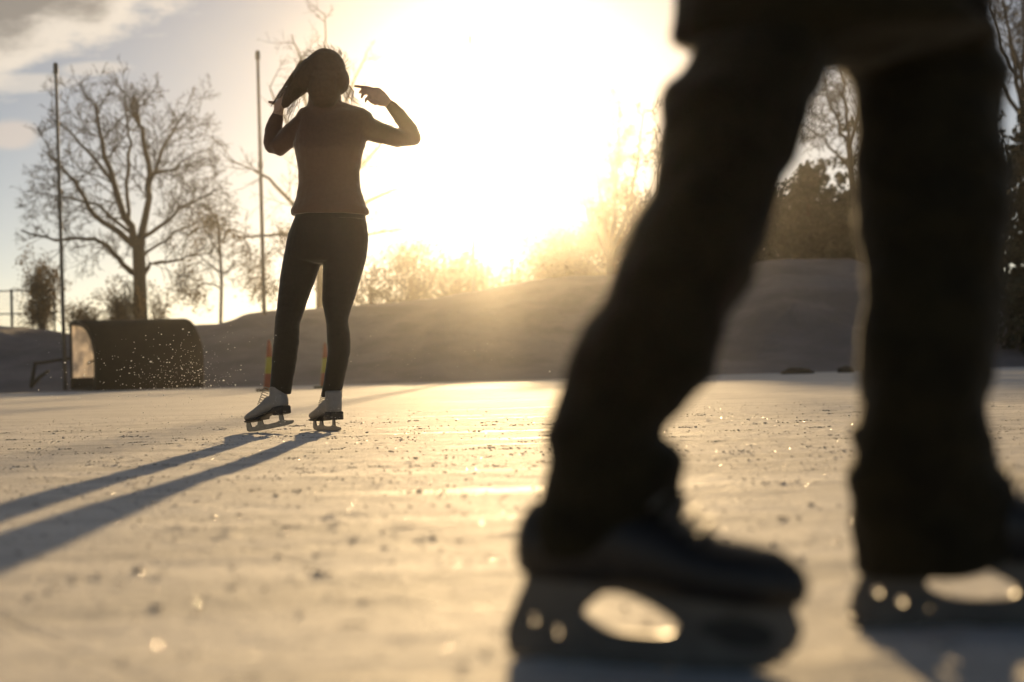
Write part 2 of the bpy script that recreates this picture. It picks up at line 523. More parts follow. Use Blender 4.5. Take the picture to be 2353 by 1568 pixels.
# ------------------------------------------------------------------ trees
class Wood:
    """tapered twigs collected as one mesh"""
    def __init__(s): s.v = []; s.f = []
    def tube(s, pts, r0, r1, n):
        N = len(pts); base = len(s.v)
        for i, p in enumerate(pts):
            t = (pts[min(i + 1, N - 1)] - pts[max(i - 1, 0)])
            t = t.normalized() if t.length > 1e-9 else Vector((0, 0, 1))
            a = Vector((0, 1, 0)) if abs(t.y) < 0.8 else Vector((1, 0, 0))
            u = t.cross(a).normalized(); w = t.cross(u)
            r = r0 + (r1 - r0) * i / (N - 1)
            for k in range(n):
                an = 2 * math.pi * k / n
                s.v.append(p + (u * math.cos(an) + w * math.sin(an)) * r)
        for i in range(N - 1):
            for k in range(n):
                a = base + i * n + k; b = base + i * n + (k + 1) % n
                s.f.append((a, b, b + n, a + n))
        s.f.append(tuple(base + (N - 1) * n + k for k in range(n)))
    def leaf(s, c, r, g):
        a = Vector((g.gauss(0, 1), g.gauss(0, 1), g.gauss(0, 1))).normalized()
        u = a.orthogonal().normalized() * r; w = a.cross(u) * 0.6
        o = len(s.v); s.v += [c + u, c + w, c - u, c - w]; s.f.append((o, o + 1, o + 2, o + 3))
    def obj(s, name, mat, parent): return raw_obj(name, s.v, s.f, mat, parent)

def rvec(g): return Vector((g.gauss(0, 1), g.gauss(0, 1), g.gauss(0, 1)))

def bend(g, p, d, L, seg, wob, lift):
    pts = [p.copy()]; d = d.normalized()
    for _ in range(seg):
        d = (d + rvec(g) * wob + Vector((0, 0, lift))).normalized()
        pts.append(pts[-1] + d * (L / seg))
    return pts, d

def twigs(w, g, pts, r, L, level, dens, wob=0.16, lift=0.05, spread=0.8, leaves=None, rmin=0.006):
    """side shoots along a branch, recursively"""
    n = max(1, int(dens[0]))
    for _ in range(n):
        t = g.uniform(0.18, 1.0) * (len(pts) - 1)
        i = min(int(t), len(pts) - 2); fr = t - i
        p = pts[i].lerp(pts[i + 1], fr); d = (pts[i + 1] - pts[i]).normalized()
        side = rvec(g); side -= d * side.dot(d); side.normalize()
        nd = d * g.uniform(0.35, 0.8) + side * spread
        l = L * g.uniform(0.45, 1.1) * (1.1 - 0.5 * t / (len(pts) - 1))
        q, dd = bend(g, p, nd, l, 4 if level > 1 else 3, wob, lift)
        rr = max(rmin, r * 0.5)
        w.tube(q, rr, max(rmin * 0.5, rr * 0.25), 4 if level > 1 else 3)
        if leaves and level <= 2:
            for _k in range(leaves[1]):
                c = q[g.randrange(1, len(q))] + rvec(g) * leaves[2]
                leaves[0].leaf(c, leaves[3] * g.uniform(0.6, 1.4), g)
        if level > 1 and len(dens) > 1:
            twigs(w, g, q, rr, l * 0.55, level - 1, dens[1:], wob, lift, spread, leaves, rmin)

def limb_px(lst, Y, g, dy):
    """limb given as photo points, wandering in depth"""
    out = []; y = Y; k = g.uniform(-dy, dy)
    for i, (px, py) in enumerate(lst): out.append(P(px, py, Y + k * i / max(1, len(lst) - 1)))
    return out

def hand_tree(name, label, Y, trunk, trunk_r, limbs, seed, dens, L, group, rmin=0.010, leaves_cfg=None, mat='bark', level=3, lift=0.05, dy=4, wob=0.10):
    g = random.Random(seed)
    S = FPX / Y
    base = P(*trunk[0], Y); base.z = bank_z(base.x, Y) - 0.3
    t = empty(name, base, label, 'tree', group)
    tw = Wood()
    tp = [base] + [P(px, py, Y) for px, py in trunk]
    N = len(tp)
    for i in range(N - 1):                                   # trunk in tapering stretches
        pass
    base_i = len(tw.v)
    n = 10
    for i, p in enumerate(tp):
        r = (trunk_r[0] + (trunk_r[1] - trunk_r[0]) * i / (N - 1)) / S
        if i == 0: r *= 1.35
        for k in range(n):
            an = 2 * math.pi * k / n
            rr = r * (1 + 0.08 * g.uniform(-1, 1))
            tw.v.append(p + Vector((math.cos(an) * rr, math.sin(an) * rr, 0)))
    for i in range(N - 1):
        for k in range(n):
            a = base_i + i * n + k; b = base_i + i * n + (k + 1) % n
            tw.f.append((a, b, b + n, a + n))
    tw.f.append(tuple(base_i + (N - 1) * n + k for k in range(n)))
    tw.obj('trunk', mat, t)
    w = Wood(); lw = Wood()
    for lst, r0, r1 in limbs:
        pts = limb_px(lst, Y, g, dy)
        fine = []
        for a, b in zip(pts, pts[1:]):
            for k in range(3): fine.append(a.lerp(b, k / 3) + rvec(g) * 0.05)
        fine.append(pts[-1])
        w.tube(fine, r0 / S, r1 / S, 7)
        lc = (lw,) + leaves_cfg if leaves_cfg else None
        twigs(w, g, fine, r0 / S * 0.36, L, level, dens, wob=wob, lift=lift, leaves=lc, rmin=rmin)
    w.obj('crown', 'twig', t)
    if leaves_cfg: lw.obj('foliage', 'dry_leaf', t)
    return t

BG = 'bare winter trees behind the snow hill'
hand_tree('bare_tree', 'largest bare tree with a thick dark trunk and wide crown behind the dark goal', 68,
          [(323, 735), (320, 640), (318, 570), (320, 548)], (17, 13),
          [([(318, 570), (285, 500), (252, 390), (230, 300), (218, 235)], 10, 2),
           ([(320, 560), (337, 480), (346, 400), (330, 310), (316, 275), (318, 235)], 9.5, 2),
           ([(314, 572), (270, 533), (217, 497), (180, 430), (150, 390), (110, 350)], 8.5, 2),
           ([(312, 630), (280, 607), (250, 570), (200, 548), (130, 552), (50, 530)], 7.5, 2),
           ([(326, 632), (347, 606), (382, 603), (430, 588), (490, 580)], 6, 1.5),
           ([(328, 545), (385, 505), (430, 470), (490, 440)], 5.5, 1.5),
           ([(340, 450), (368, 350), (398, 300), (432, 255)], 5, 1.2),
           ([(262, 420), (200, 345), (150, 295), (110, 260)], 4.5, 1.2),
           ([(296, 520), (290, 420), (300, 330), (287, 265), (290, 210)], 5, 1.2),
           ([(300, 540), (220, 470), (140, 455), (60, 440)], 4.5, 1.2),
           ([(322, 600), (380, 545), (440, 520), (470, 500)], 4, 1.2),
           ([(345, 400), (400, 390), (450, 350)], 4, 1.2)],
          5, (15, 8, 4), 3.5, BG, rmin=0.013, wob=0.07)
hand_tree('bare_tree', 'tall faint bare tree standing directly behind the skating woman', 74,
          [(735, 720), (735, 600), (737, 500)], (11, 8),
          [([(737, 500), (700, 400), (660, 290), (620, 200)], 7, 1.5),
           ([(737, 500), (742, 350), (748, 200), (746, 30)], 7, 1.2),
           ([(737, 520), (800, 420), (870, 330), (930, 250)], 7, 1.5),
           ([(737, 540), (660, 450), (590, 390), (530, 370)], 6, 1.5),
           ([(737, 540), (820, 480), (900, 440), (980, 420)], 6, 1.5),
           ([(737, 570), (650, 540), (570, 545), (520, 530)], 5, 1.2),
           ([(737, 570), (830, 540), (900, 530), (960, 520)], 5, 1.2),
           ([(742, 350), (790, 240), (830, 150), (850, 110)], 5, 1.2),
           ([(742, 350), (700, 230), (690, 130), (670, 80)], 5, 1.2)],
          9, (9, 6, 3), 3.0, BG, rmin=0.008)
hand_tree('bare_tree', 'broad multi-stemmed bare tree just right of the low sun', 72,
          [(1405, 650), (1402, 590)], (10, 9),
          [([(1402, 590), (1385, 480), (1372, 380), (1360, 270)], 6, 1.5),
           ([(1402, 590), (1415, 470), (1420, 360), (1425, 215)], 6, 1.5),
           ([(1402, 600), (1440, 490), (1465, 380), (1480, 250)], 6, 1.5),
           ([(1402, 600), (1360, 510), (1330, 430), (1315, 330)], 5, 1.2),
           ([(1402, 610), (1460, 540), (1510, 440), (1530, 300)], 5, 1.2),
           ([(1402, 600), (1470, 510), (1560, 400), (1600, 280)], 5, 1.2),
           ([(1415, 450), (1400, 350), (1395, 230)], 4, 1.2)],
          14, (15, 9, 4), 2.6, BG, rmin=0.020)
hand_tree('bare_tree', 'slender bare tree with a leaning trunk seen between the child\'s legs', 64,
          [(1985, 640), (1972, 520), (1958, 400), (1952, 335)], (10, 7),
          [([(1952, 335), (1930, 290), (1905, 230), (1885, 150)], 5, 1.5),
           ([(1952, 335), (1945, 250), (1935, 160), (1930, 60)], 5, 1.5),
           ([(1955, 350), (1975, 260), (1990, 180), (2000, 60)], 5, 1.5),
           ([(1958, 400), (1920, 350), (1880, 310), (1830, 280)], 4, 1.2),
           ([(1962, 440), (2010, 380), (2060, 320), (2100, 280)], 4, 1.2)],
          21, (17, 9, 5), 2.4, BG, rmin=0.012)
hand_tree('bare_tree', 'bare upright tree showing its top in the upper right corner', 66,
          [(2370, 640), (2365, 420), (2350, 260)], (13, 10),
          [([(2350, 260), (2330, 150), (2310, 40), (2290, -80)], 7, 2),
           ([(2350, 260), (2355, 130), (2350, 0), (2340, -120)], 7, 2),
           ([(2355, 290), (2390, 160), (2420, 20), (2440, -90)], 7, 2),
           ([(2350, 280), (2300, 200), (2265, 110), (2250, -10)], 6, 1.5),
           ([(2350, 200), (2320, 90), (2300, -40)], 5, 1.5),
           ([(2340, 180), (2300, 110), (2275, 20), (2270, -60)], 5, 1.5)],
          27, (16, 8, 5), 2.4, BG, rmin=0.014)
hand_tree('birch_tree', 'small birch with drooping brown-leaved twigs right of the largest bare tree', 70,
          [(507, 742), (509, 650), (506, 590), (502, 520)], (4.5, 3),
          [([(506, 590), (480, 540), (455, 520), (430, 540), (415, 600)], 2.4, 0.8),
           ([(505, 560), (530, 525), (560, 540), (575, 590)], 2.4, 0.8),
           ([(502, 520), (500, 505), (490, 500)], 2.4, 0.8),
           ([(508, 630), (470, 600), (430, 610), (405, 660)], 2.2, 0.8),
           ([(508, 630), (540, 600), (570, 615), (590, 670)], 2.2, 0.8),
           ([(508, 660), (460, 650), (430, 680)], 2, 0.8)],
          33, (9, 5), 1.5, BG, rmin=0.008, leaves_cfg=(9, 0.24, 0.065), mat='birch_bark', level=2, lift=-0.22, dy=2)
hand_tree('birch_tree', 'hazy thin birch beside the second tall pole, partly behind the woman', 78,
          [(668, 720), (668, 640), (665, 560)], (4.5, 3),
          [([(665, 600), (630, 570), (600, 590), (590, 650)], 2.4, 0.8),
           ([(665, 580), (640, 540), (650, 520)], 2.4, 0.8),
           ([(667, 620), (700, 590), (720, 620), (725, 670)], 2.4, 0.8),
           ([(667, 650), (630, 640), (600, 690)], 2, 0.8)],
          37, (9, 5), 1.5, BG, rmin=0.008, leaves_cfg=(9, 0.27, 0.065), mat='birch_bark', level=2, lift=-0.22, dy=2)

def shrub(name, label, px, top, bot, width, Y, seed, nst=16, dens=(9, 4), leaf=(8, 0.18, 0.05), cat='shrub', group=None, lean=0.0):
    g = random.Random(seed); S = FPX / Y
    b = P(px, bot, Y); b.z = bank_z(b.x, Y) - 0.25
    t = empty(name, b, label, cat, group)
    H = P(px, top, Y).z - b.z; W = width / S
    w = Wood(); lw = Wood()
    for _ in range(nst):
        a = g.random() * 6.283; rr = g.random() ** 0.5
        d = Vector((math.cos(a) * rr * W * 0.5 / H + lean, math.sin(a) * rr * W * 0.5 / H, 1))
        p = b + Vector((math.cos(a), math.sin(a), 0)) * rr * W * 0.12
        L = H * g.uniform(0.6, 1.02)
        pts, _d = bend(g, p, d, L, 6, 0.07, 0.04)
        w.tube(pts, 0.035, 0.010, 4)
        twigs(w, g, pts, 0.02, H * 0.26, 2, dens, leaves=(lw,) + leaf, rmin=0.007)
    w.obj('stems', 'twig', t); lw.obj('foliage', 'dry_leaf', t)
    return t
SH = 'leafy winter shrubs along the snow hill'
shrub('shrub', 'narrow dark upright bush left of the first tall pole', 97, 588, 755, 60, 66, 41, 12, (10, 4), (10, 0.16, 0.055), group=SH)
shrub('shrub', 'low bush to the left of the thick tree trunk, above the goal', 280, 640, 760, 70, 66, 42, 14, (9, 4), group=SH)
shrub('shrub', 'lowest ragged bush between the first tall pole and the big trunk', 195, 690, 770, 80, 65, 43, 12, (7, 3), group=SH)
shrub('shrub', 'thin pale bush immediately right of the thick tree trunk', 372, 655, 760, 60, 72, 44, 9, (6, 3), group=SH)
shrub('shrub', 'tall twiggy bush leaning left of the multi-stemmed tree by the sun', 1310, 450, 650, 230, 74, 45, 34, (10, 5), (8, 0.25, 0.07), group=SH)
shrub('shrub', 'dense bush at the foot of the multi-stemmed tree, beside the child\'s knee', 1465, 420, 640, 230, 76, 46, 34, (10, 5), (8, 0.25, 0.07), group=SH)

g = random.Random(50); w = Wood()
for _ in range(150):
    px = g.uniform(835, 1290); Y = g.uniform(70, 78)
    top = 590 - 22 * math.sin((px - 850) / 60.0) + g.gauss(0, 22) + max(0, (900 - px)) * 0.5
    b = P(px, 700, Y); b.z = bank_z(b.x, Y) - 0.2
    H = max(1.0, P(px, top, Y).z - b.z)
    pts, _d = bend(g, b, Vector((g.gauss(0, 0.18), g.gauss(0, 0.18), 1)), H, 5, 0.07, 0.03)
    w.tube(pts, 0.035, 0.010, 4)
    twigs(w, g, pts, 0.02, H * 0.28, 2, (7, 3), leaves=(w, 6, 0.22, 0.06), rmin=0.008)
tag(w.obj('undergrowth', 'dry_leaf', None), 'hazy golden thicket along the snow hill between the woman and the sun', 'thicket', kind='stuff')

def spruce(label, px, top, Y, width, seed, group):
    g = random.Random(seed); S = FPX / Y
    b = P(px, 640, Y); b.z = bank_z(b.x, Y) - 0.2
    H = P(px, top, Y).z - b.z; W = width / S / 2
    t = empty('spruce_tree', b, label, 'tree', group)
    tr = Wood(); tr.tube([b, b + Vector((0, 0, H * 0.5)), b + Vector((0, 0, H))], 0.18, 0.02, 8); tr.obj('trunk', 'bark', t)
    c = Wood()
    nl = int(H / 0.17)
    for i in range(nl):
        f = i / nl; z = H * (0.03 + 0.95 * f); R = (W * min(1, 2.2 * (1 - f)) ** 0.9 + 0.08) * g.uniform(0.72, 1.12)
        for _ in range(int(7 + 9 * (1 - f))):
            a = g.random() * 6.283; L = R * g.uniform(0.6, 1.1)
            d = Vector((math.cos(a), math.sin(a), -0.25 + 0.5 * f))
            pts, _d = bend(g, b + Vector((0, 0, z)), d, L, 4, 0.08, -0.05)
            c.tube(pts, 0.016, 0.005, 3)
            for _k in range(int(7 + L * 11)):
                q = pts[g.randrange(1, 5)] + rvec(g) * 0.12 - Vector((0, 0, 0.1 * g.random()))
                c.leaf(q, g.uniform(0.09, 0.20), g)
    c.obj('crown', 'needle', t)
SP = 'dark spruces at the edge of the snow hill'
spruce('dark spruce rising between the child\'s legs left of the slender tree', 1862, 372, 68, 300, 61, SP)
spruce('dark spruce hidden mostly behind the child\'s thigh, just left of another spruce', 1745, 400, 70, 330, 62, SP)
spruce('broad dark spruce behind the child\'s far leg', 2120, 130, 70, 520, 63, SP)
spruce('wide dark spruce farthest to the right, standing nearest the ice', 2425, 135, 47, 330, 64, SP)
spruce('short dark spruce at the right foot of the slender leaning tree', 1990, 400, 71, 300, 65, SP)

# ------------------------------------------------------------------ tall poles
def tall_pole(label, base_px, top_px, Y, rpx, group):
    b = P(*base_px, Y); t = P(*top_px, Y)
    bz = max(0, bank_z(b.x, Y)) - 0.1
    d = (t - b)
    b2 = b + d * ((bz - b.z) / d.z)
    o = empty('tall_pole', b2, label, 'pole', group)
    r = rpx / FPX * Y
    bm = bmesh.new(); tube(bm, [b2, b2.lerp(t, 0.5), t], [r * 1.15, r, r * 0.8], 12)
    bm_obj('shaft', bm, 'pole', o)
    bm = bmesh.new(); c = t + Vector((0, 0, 0.0))
    tube(bm, [c - d.normalized() * 0.12, c + d.normalized() * 0.12], [r * 1.35, r * 1.35], 12)
    bm_obj('cap', bm, 'pole', o)
    bm = bmesh.new()
    for k in (0.58,):
        q = b2.lerp(t, k); tube(bm, [q - d.normalized() * 0.09, q + d.normalized() * 0.09], [r * 1.4, r * 1.4], 12)
    bm_obj('clamp', bm, 'pole', o)
PG = 'tall slim poles around the rink'
tall_pole('leftmost tall slim pole, standing at the left end of the dark goal', (150, 890), (128, 158), 45, 4.2, PG)
tall_pole('tall slim pole rising from the snow hill left of the woman', (607, 715), (592, 128), 58, 4.2, PG)
tall_pole('tall slim pole almost lost in the sun glare right of the woman', (1089, 665), (1080, 92), 63, 3.6, PG)

# ------------------------------------------------------------------ goal
def goal():
    Y0 = 45.0
    base = P(310, 899, Y0); base.z = 0
    o = empty('bandy_goal', base, 'large dark goal with rounded back and pale side net before the snow hill', 'goal')
    S = FPX / Y0
    A = P(166, 900, Y0); A.z = 0.0                     # left front post
    ax = Vector((0.94, 0.10, 0)).normalized()          # along the goal
    dp = Vector((0.62, -0.60, 0)).normalized()         # depth: towards the camera and right
    Wd = 3.25; Hh = 2.14; Dp = 1.45
    prof = [(0, 0), (0, Hh), (0.35, Hh)]
    for k in range(1, 9):
        a = math.pi / 2 * k / 8
        prof.append((0.35 + (Dp - 0.35) * math.sin(a) ** 1.0, Hh * 0.42 + Hh * 0.58 * math.cos(a)))
    prof.append((Dp, 0.35)); prof.append((Dp * 0.97, 0.0))
    def q(s, d, z): return A + ax * s + dp * d + Vector((0, 0, z))
    r = 0.055
    for s in (0, Wd):
        bm = bmesh.new(); tube(bm, [q(s, 0, 0.02), q(s, 0, Hh)], [r, r], 12); bm_obj('post', bm, 'frame', o)
        bm = bmesh.new(); tube(bm, [q(s, d, z) for d, z in prof[1:]], [r * 0.9] * (len(prof) - 1), 10); bm_obj('side_frame', bm, 'frame', o)
        bm = bmesh.new(); tube(bm, [q(s, 0, 0.05), q(s, Dp * 0.97, 0.05)], [r, r], 10); bm_obj('ground_bar', bm, 'frame', o)
    bm = bmesh.new(); tube(bm, [q(0, 0, Hh), q(Wd, 0, Hh)], [r, r], 12); bm_obj('crossbar', bm, 'frame', o)
    bm = bmesh.new(); tube(bm, [q(0, Dp * 0.97, 0.05), q(Wd, Dp * 0.97, 0.05)], [r, r], 10); bm_obj('back_bar', bm, 'frame', o)
    # heavy dark back cloth hung over the frame, a little slack, with real thickness
    vs, fs = [], []
    n = 14
    pr = prof[1:]
    for side in (0.0, 0.02):
        for i in range(n + 1):
            s = Wd * i / n
            for d, z in pr:
                sag = 0.05 * math.sin(math.pi * i / n) * (1 if 0.2 < z < Hh - 0.05 else 0) * (0.6 + 0.4 * math.sin(i * 2.1 + z * 3))
                vs.append(q(s, d + 0.065 + side - sag, z + (0.065 + side if d < 1.0 else 0)))
    m_ = len(pr); N = (n + 1) * m_
    for off in (0, N):
        for i in range(n):
            for k in range(m_ - 1):
                a = off + i * m_ + k; fs.append((a, a + 1, a + 1 + m_, a + m_))
    for i in range(n):
        for k in (0, m_ - 1):
            a = i * m_ + k; fs.append((a, a + m_, a + m_ + N, a + N))
    for k in range(m_ - 1):
        for i in (0, n):
            a = i * m_ + k; fs.append((a, a + 1, a + 1 + N, a + N))
    raw_obj('back_cloth', vs, fs, 'tarp', o)
    # boards along the foot of the near end, and the end sheets
    def end(name, s, mat, z0, k0):
        vs, fs = [], []
        pts = [(max(0.05, d - 0.05), z * 0.975) for d, z in prof]
        pts = [(0.05, z0)] + pts[1:-1] + [(Dp * 0.94, z0)]
        for t in ((0.0,) if mat == 'pale_net' else (0.0, 0.012)):
            for d, z in pts: vs.append(q(s + t + k0, d, max(z0, z)))
        L = len(pts)
        fs.append(tuple(range(L))[::-1])
        if mat != 'pale_net': fs.append(tuple(range(L, 2 * L)))
        for k in range(L if mat != 'pale_net' else 0): fs.append((k, (k + 1) % L, (k + 1) % L + L, k + L))
        raw_obj(name, vs, fs, mat, o, smooth=False)
    end('side_net', 0, 'pale_net', 0.42, 0.0)
    end('side_cloth', Wd, 'tarp', 0.1, -0.012)
    bm = bmesh.new()
    a0, a1 = q(0, 0.04, 0.21), q(0, Dp * 0.96, 0.21)
    loft(bm, [(a0, Vector((0.02, 0.02, 0)), Vector((0, 0, 0.22))), (a1, Vector((0.02, 0.02, 0)), Vector((0, 0, 0.22)))], 4)
    bm_obj('kick_board', bm, 'tarp', o, smooth=False)
    bm = bmesh.new()                                      # stay with a short handle seen through the pale end
    tube(bm, [q(-0.03, Dp * 0.70, 0.85), q(-0.03, Dp * 0.9, 0.92), q(-0.03, Dp * 1.0, 0.95)], [0.03, 0.035, 0.03], 8)
    bm_obj('handle', bm, 'frame', o)
goal()

# low bent bracket lying by the snow hill left of the goal
Yb = 45.5
b = P(72, 892, Yb); b.z = 0
o = empty('metal_bracket', b, 'low dark bent metal bracket against the snow at the foot of the leftmost pole', 'bracket')
bm = bmesh.new(); tube(bm, [P(72, 888, Yb), P(80, 835, Yb)], [0.07, 0.06], 8); bm_obj('upright', bm, 'frame', o)
bm = bmesh.new(); tube(bm, [P(80, 836, Yb), P(120, 830, Yb + .1), P(160, 824, Yb + .2)], [0.05, 0.05, 0.05], 8); bm_obj('rail', bm, 'frame', o)
bm = bmesh.new(); tube(bm, [P(74, 885, Yb), P(92, 866, Yb - .1), P(110, 854, Yb - .2)], [0.07, 0.06, 0.05], 8); bm_obj('brace', bm, 'frame', o)

# ------------------------------------------------------------------ fence on the left
Yf = 66.0
b = P(30, 760, Yf); b.z = bank_z(b.x, Yf)
o = empty('wire_fence', b, 'tall thin wire fence with slim posts at the far left', 'fence')
for px, r in ((-70, .05), (-22, .05), (28, .065), (76, .05), (126, .05)):
    a = P(px, 770, Yf); a.z = bank_z(a.x, Yf) - 0.1
    bm = bmesh.new(); tube(bm, [a, P(px - 2, 667, Yf)], [r, r], 8); bm_obj('post', bm, 'wire', o)
for py in (669, 722):
    bm = bmesh.new(); tube(bm, [P(-72, py + 2, Yf), P(126, py - 3, Yf)], [0.03, 0.03], 6); bm_obj('rail', bm, 'wire', o)
w = Wood()
for k in range(40):
    px = -70 + 196 * k / 39
    w.tube([P(px, 768, Yf + .04), P(px - 2, 670, Yf + .04)], 0.007, 0.007, 3)
for k in range(12):
    py = 672 + 8 * k
    w.tube([P(-70, py + 2, Yf + .06), P(126, py - 3, Yf + .06)], 0.006, 0.006, 3)
w.obj('wire_mesh', 'wire', o)

# ------------------------------------------------------------------ cones
def cone_proto(label, group):
    o = empty('traffic_cone', (0, 0, 0), label, 'cone', group)
    def band(name, z0, z1, mat):
        bm = bmesh.new()
        r = lambda z: 0.135 - 0.10 * z / 0.95
        X, Yv = Vector((1, 0, 0)), Vector((0, 1, 0))
        loft(bm, [(Vector((0, 0, z)), X * r(z), Yv * r(z)) for z in (z0, (z0 + z1) / 2, z1)], 24)
        return bm_obj(name, bm, mat, o)
    bm = bmesh.new()
    for z, s in ((0.0, 0.24),):
        r = bmesh.ops.create_cube(bm, size=1)
        for v in r['verts']: v.co = Vector((v.co.x * 0.48, v.co.y * 0.48, (v.co.z + 0.5) * 0.05 + 0.001))
        bmesh.ops.bevel(bm, geom=bm.edges[:], offset=0.012, segments=2, affect='EDGES')
    bm_obj('base', bm, 'cone_base', o)
    band('sleeve', 0.045, 0.34, 'cone_red')
    band('reflective_band', 0.341, 0.66, 'cone_yellow')
    band('sleeve', 0.661, 0.93, 'cone_red')
    bm = bmesh.new(); tube(bm, [(0, 0, 0.93), (0, 0, 0.965)], [0.036, 0.03], 16); bm_obj('tip', bm, 'cone_red', o)
    return o
c0 = cone_proto('red and yellow traffic cone left of the woman\'s legs, standing nearer', 'traffic cones on the ice')
def copy_tree(o, parent=None):
    c = o.copy(); COL.objects.link(c); c.parent = parent
    for ch in o.children: copy_tree(ch, c)
    return c
q = P(621, 899, 27.5); c0.location = (q.x, q.y, 0)
c1 = copy_tree(c0); c1['label'] = 'red and yellow traffic cone showing between the woman\'s legs, standing farther off'
q = P(749, 891, 31); c1.location = (q.x, q.y, 0)

# small dark lumps at the far ice edge
for (px, py, wd, lab) in ((1832, 857, 0.42, 'small dark lump of frozen dirt on the far ice edge between the child\'s legs'),
                          (1943, 853, 0.22, 'smaller dark lump on the ice edge beside the child\'s far leg')):
    q = P(px, py, 38); q.z = 0.05
    bm = bmesh.new(); bmesh.ops.create_icosphere(bm, subdivisions=3, radius=1)
    for v in bm.verts:
        k = 1 + 0.3 * noise.noise(v.co * 1.7 + Vector((px, 0, 0)))
        v.co = Vector((v.co.x * wd * k, v.co.y * 0.25 * k, v.co.z * 0.12 * k)) + q
    tag(bm_obj('dirt_lump', bm, 'stone'), lab, 'lump', 'dirt lumps on the ice edge')

# ------------------------------------------------------------------ skates
def frame_matrix(pos, heading, pitch=0.0, roll=0.0):
    """local x = toe direction, y = left, z = up"""
    return Matrix.Translation(pos) @ Matrix.Rotation(heading, 4, 'Z') @ Matrix.Rotation(-pitch, 4, 'Y') @ Matrix.Rotation(roll, 4, 'X')

def xf(bm, mtx):
    bmesh.ops.transform(bm, matrix=mtx, verts=bm.verts)

def figure_skate(parent, mtx):
    sk = bpy.data.objects.new('ice_skate', None); COL.objects.link(sk); sk.parent = parent
    mtx = mtx @ Matrix.Diagonal((0.91, 1, 1, 1))
    sk.empty_display_size = 0.05
    sk.location = mtx.translation - parent.location
    # boot: shaft and foot fused into one leather shell
    bm = bmesh.new()
    X, Yv, Z = Vector((1, 0, 0)), Vector((0, 1, 0)), Vector((0, 0, 1))
    loft(bm, [(Vector((-0.078, 0, 0.088)), X * 0.046, Yv * 0.034), (Vector((-0.078, 0, 0.115)), X * 0.050, Yv * 0.036),
              (Vector((-0.076, 0, 0.140)), X * 0.047, Yv * 0.037), (Vector((-0.078, 0, 0.160)), X * 0.043, Yv * 0.037), (Vector((-0.078, 0, 0.182)), X * 0.042, Yv * 0.037)], 24)
    foot = [(-0.112, 0.088, 0.118, 0.022), (-0.095, 0.080, 0.135, 0.033), (-0.05, 0.076, 0.150, 0.036), (-0.01, 0.070, 0.146, 0.037), (0.03, 0.060, 0.122, 0.040),
            (0.07, 0.052, 0.104, 0.044), (0.105, 0.050, 0.092, 0.044), (0.130, 0.051, 0.083, 0.034), (0.142, 0.055, 0.075, 0.018)]
    loft(bm, [(Vector((x, 0, (a + b) / 2)), Z * ((b - a) / 2), Yv * wv) for x, a, b, wv in foot], 24)
    xf(bm, mtx)
    remeshed('boot', bm, 'white_leather', sk, 0.0045, 5)
    # sole with stacked heel
    bm = bmesh.new()
    sole = [(-0.106, 0.052, 0.098, 0.026), (-0.095, 0.050, 0.096, 0.036), (-0.060, 0.052, 0.090, 0.038), (-0.040, 0.060, 0.086, 0.034), (-0.012, 0.060, 0.078, 0.032),
            (0.03, 0.050, 0.068, 0.040), (0.07, 0.043, 0.060, 0.047), (0.11, 0.043, 0.057, 0.046), (0.137, 0.045, 0.058, 0.032), (0.148, 0.048, 0.058, 0.015)]
    loft(bm, [(Vector((x, 0, (a + b) / 2)), Z * ((b - a) / 2), Yv * wv) for x, a, b, wv in sole], 20)
    for x0, x1, z0, z1, hw in ((-0.116, -0.052, 0.052, 0.090, 0.033), (0.03, 0.09, 0.046, 0.055, 0.040)):
        r = bmesh.ops.create_cube(bm, size=1)
        for v in r['verts']: v.co = Vector(((x0 + x1) / 2 + v.co.x * (x1 - x0), v.co.y * 2 * hw, (z0 + z1) / 2 + v.co.z * (z1 - z0)))
    xf(bm, mtx)
    remeshed('sole', bm, 'black_rubber', sk, 0.0035, 6)
    # blade with stanchions cut out of one plate
    outl = [(-0.150, 0.010), (-0.146, 0.018), (-0.110, 0.022), (-0.090, 0.026), (-0.088, 0.054), (-0.064, 0.054), (-0.064, 0.028), (-0.045, 0.023), (0.015, 0.021), (0.040, 0.026),
            (0.046, 0.048), (0.072, 0.048), (0.078, 0.028), (0.095, 0.022), (0.118, 0.024), (0.124, 0.047), (0.146, 0.047), (0.150, 0.030), (0.150, 0.012), (0.138, 0.004), (0.10, 0.0), (0.0, -0.001), (-0.10, 0.0), (-0.14, 0.004)]
    plate('blade', outl, [], 0.006, 'steel', sk, mtx)
    # laces
    bm = bmesh.new()
    for k in range(7):
        f = k / 6; x = 0.035 - 0.048 * f; z = 0.122 + 0.062 * f
        tube(bm, [Vector((x + 0.004, -0.024, z - 0.004)), Vector((x + 0.012, 0, z + 0.006)), Vector((x + 0.004, 0.024, z - 0.004))], [0.0022] * 3, 6)
    xf(bm, mtx)
    bm_obj('laces', bm, 'white_leather', sk)
    return sk

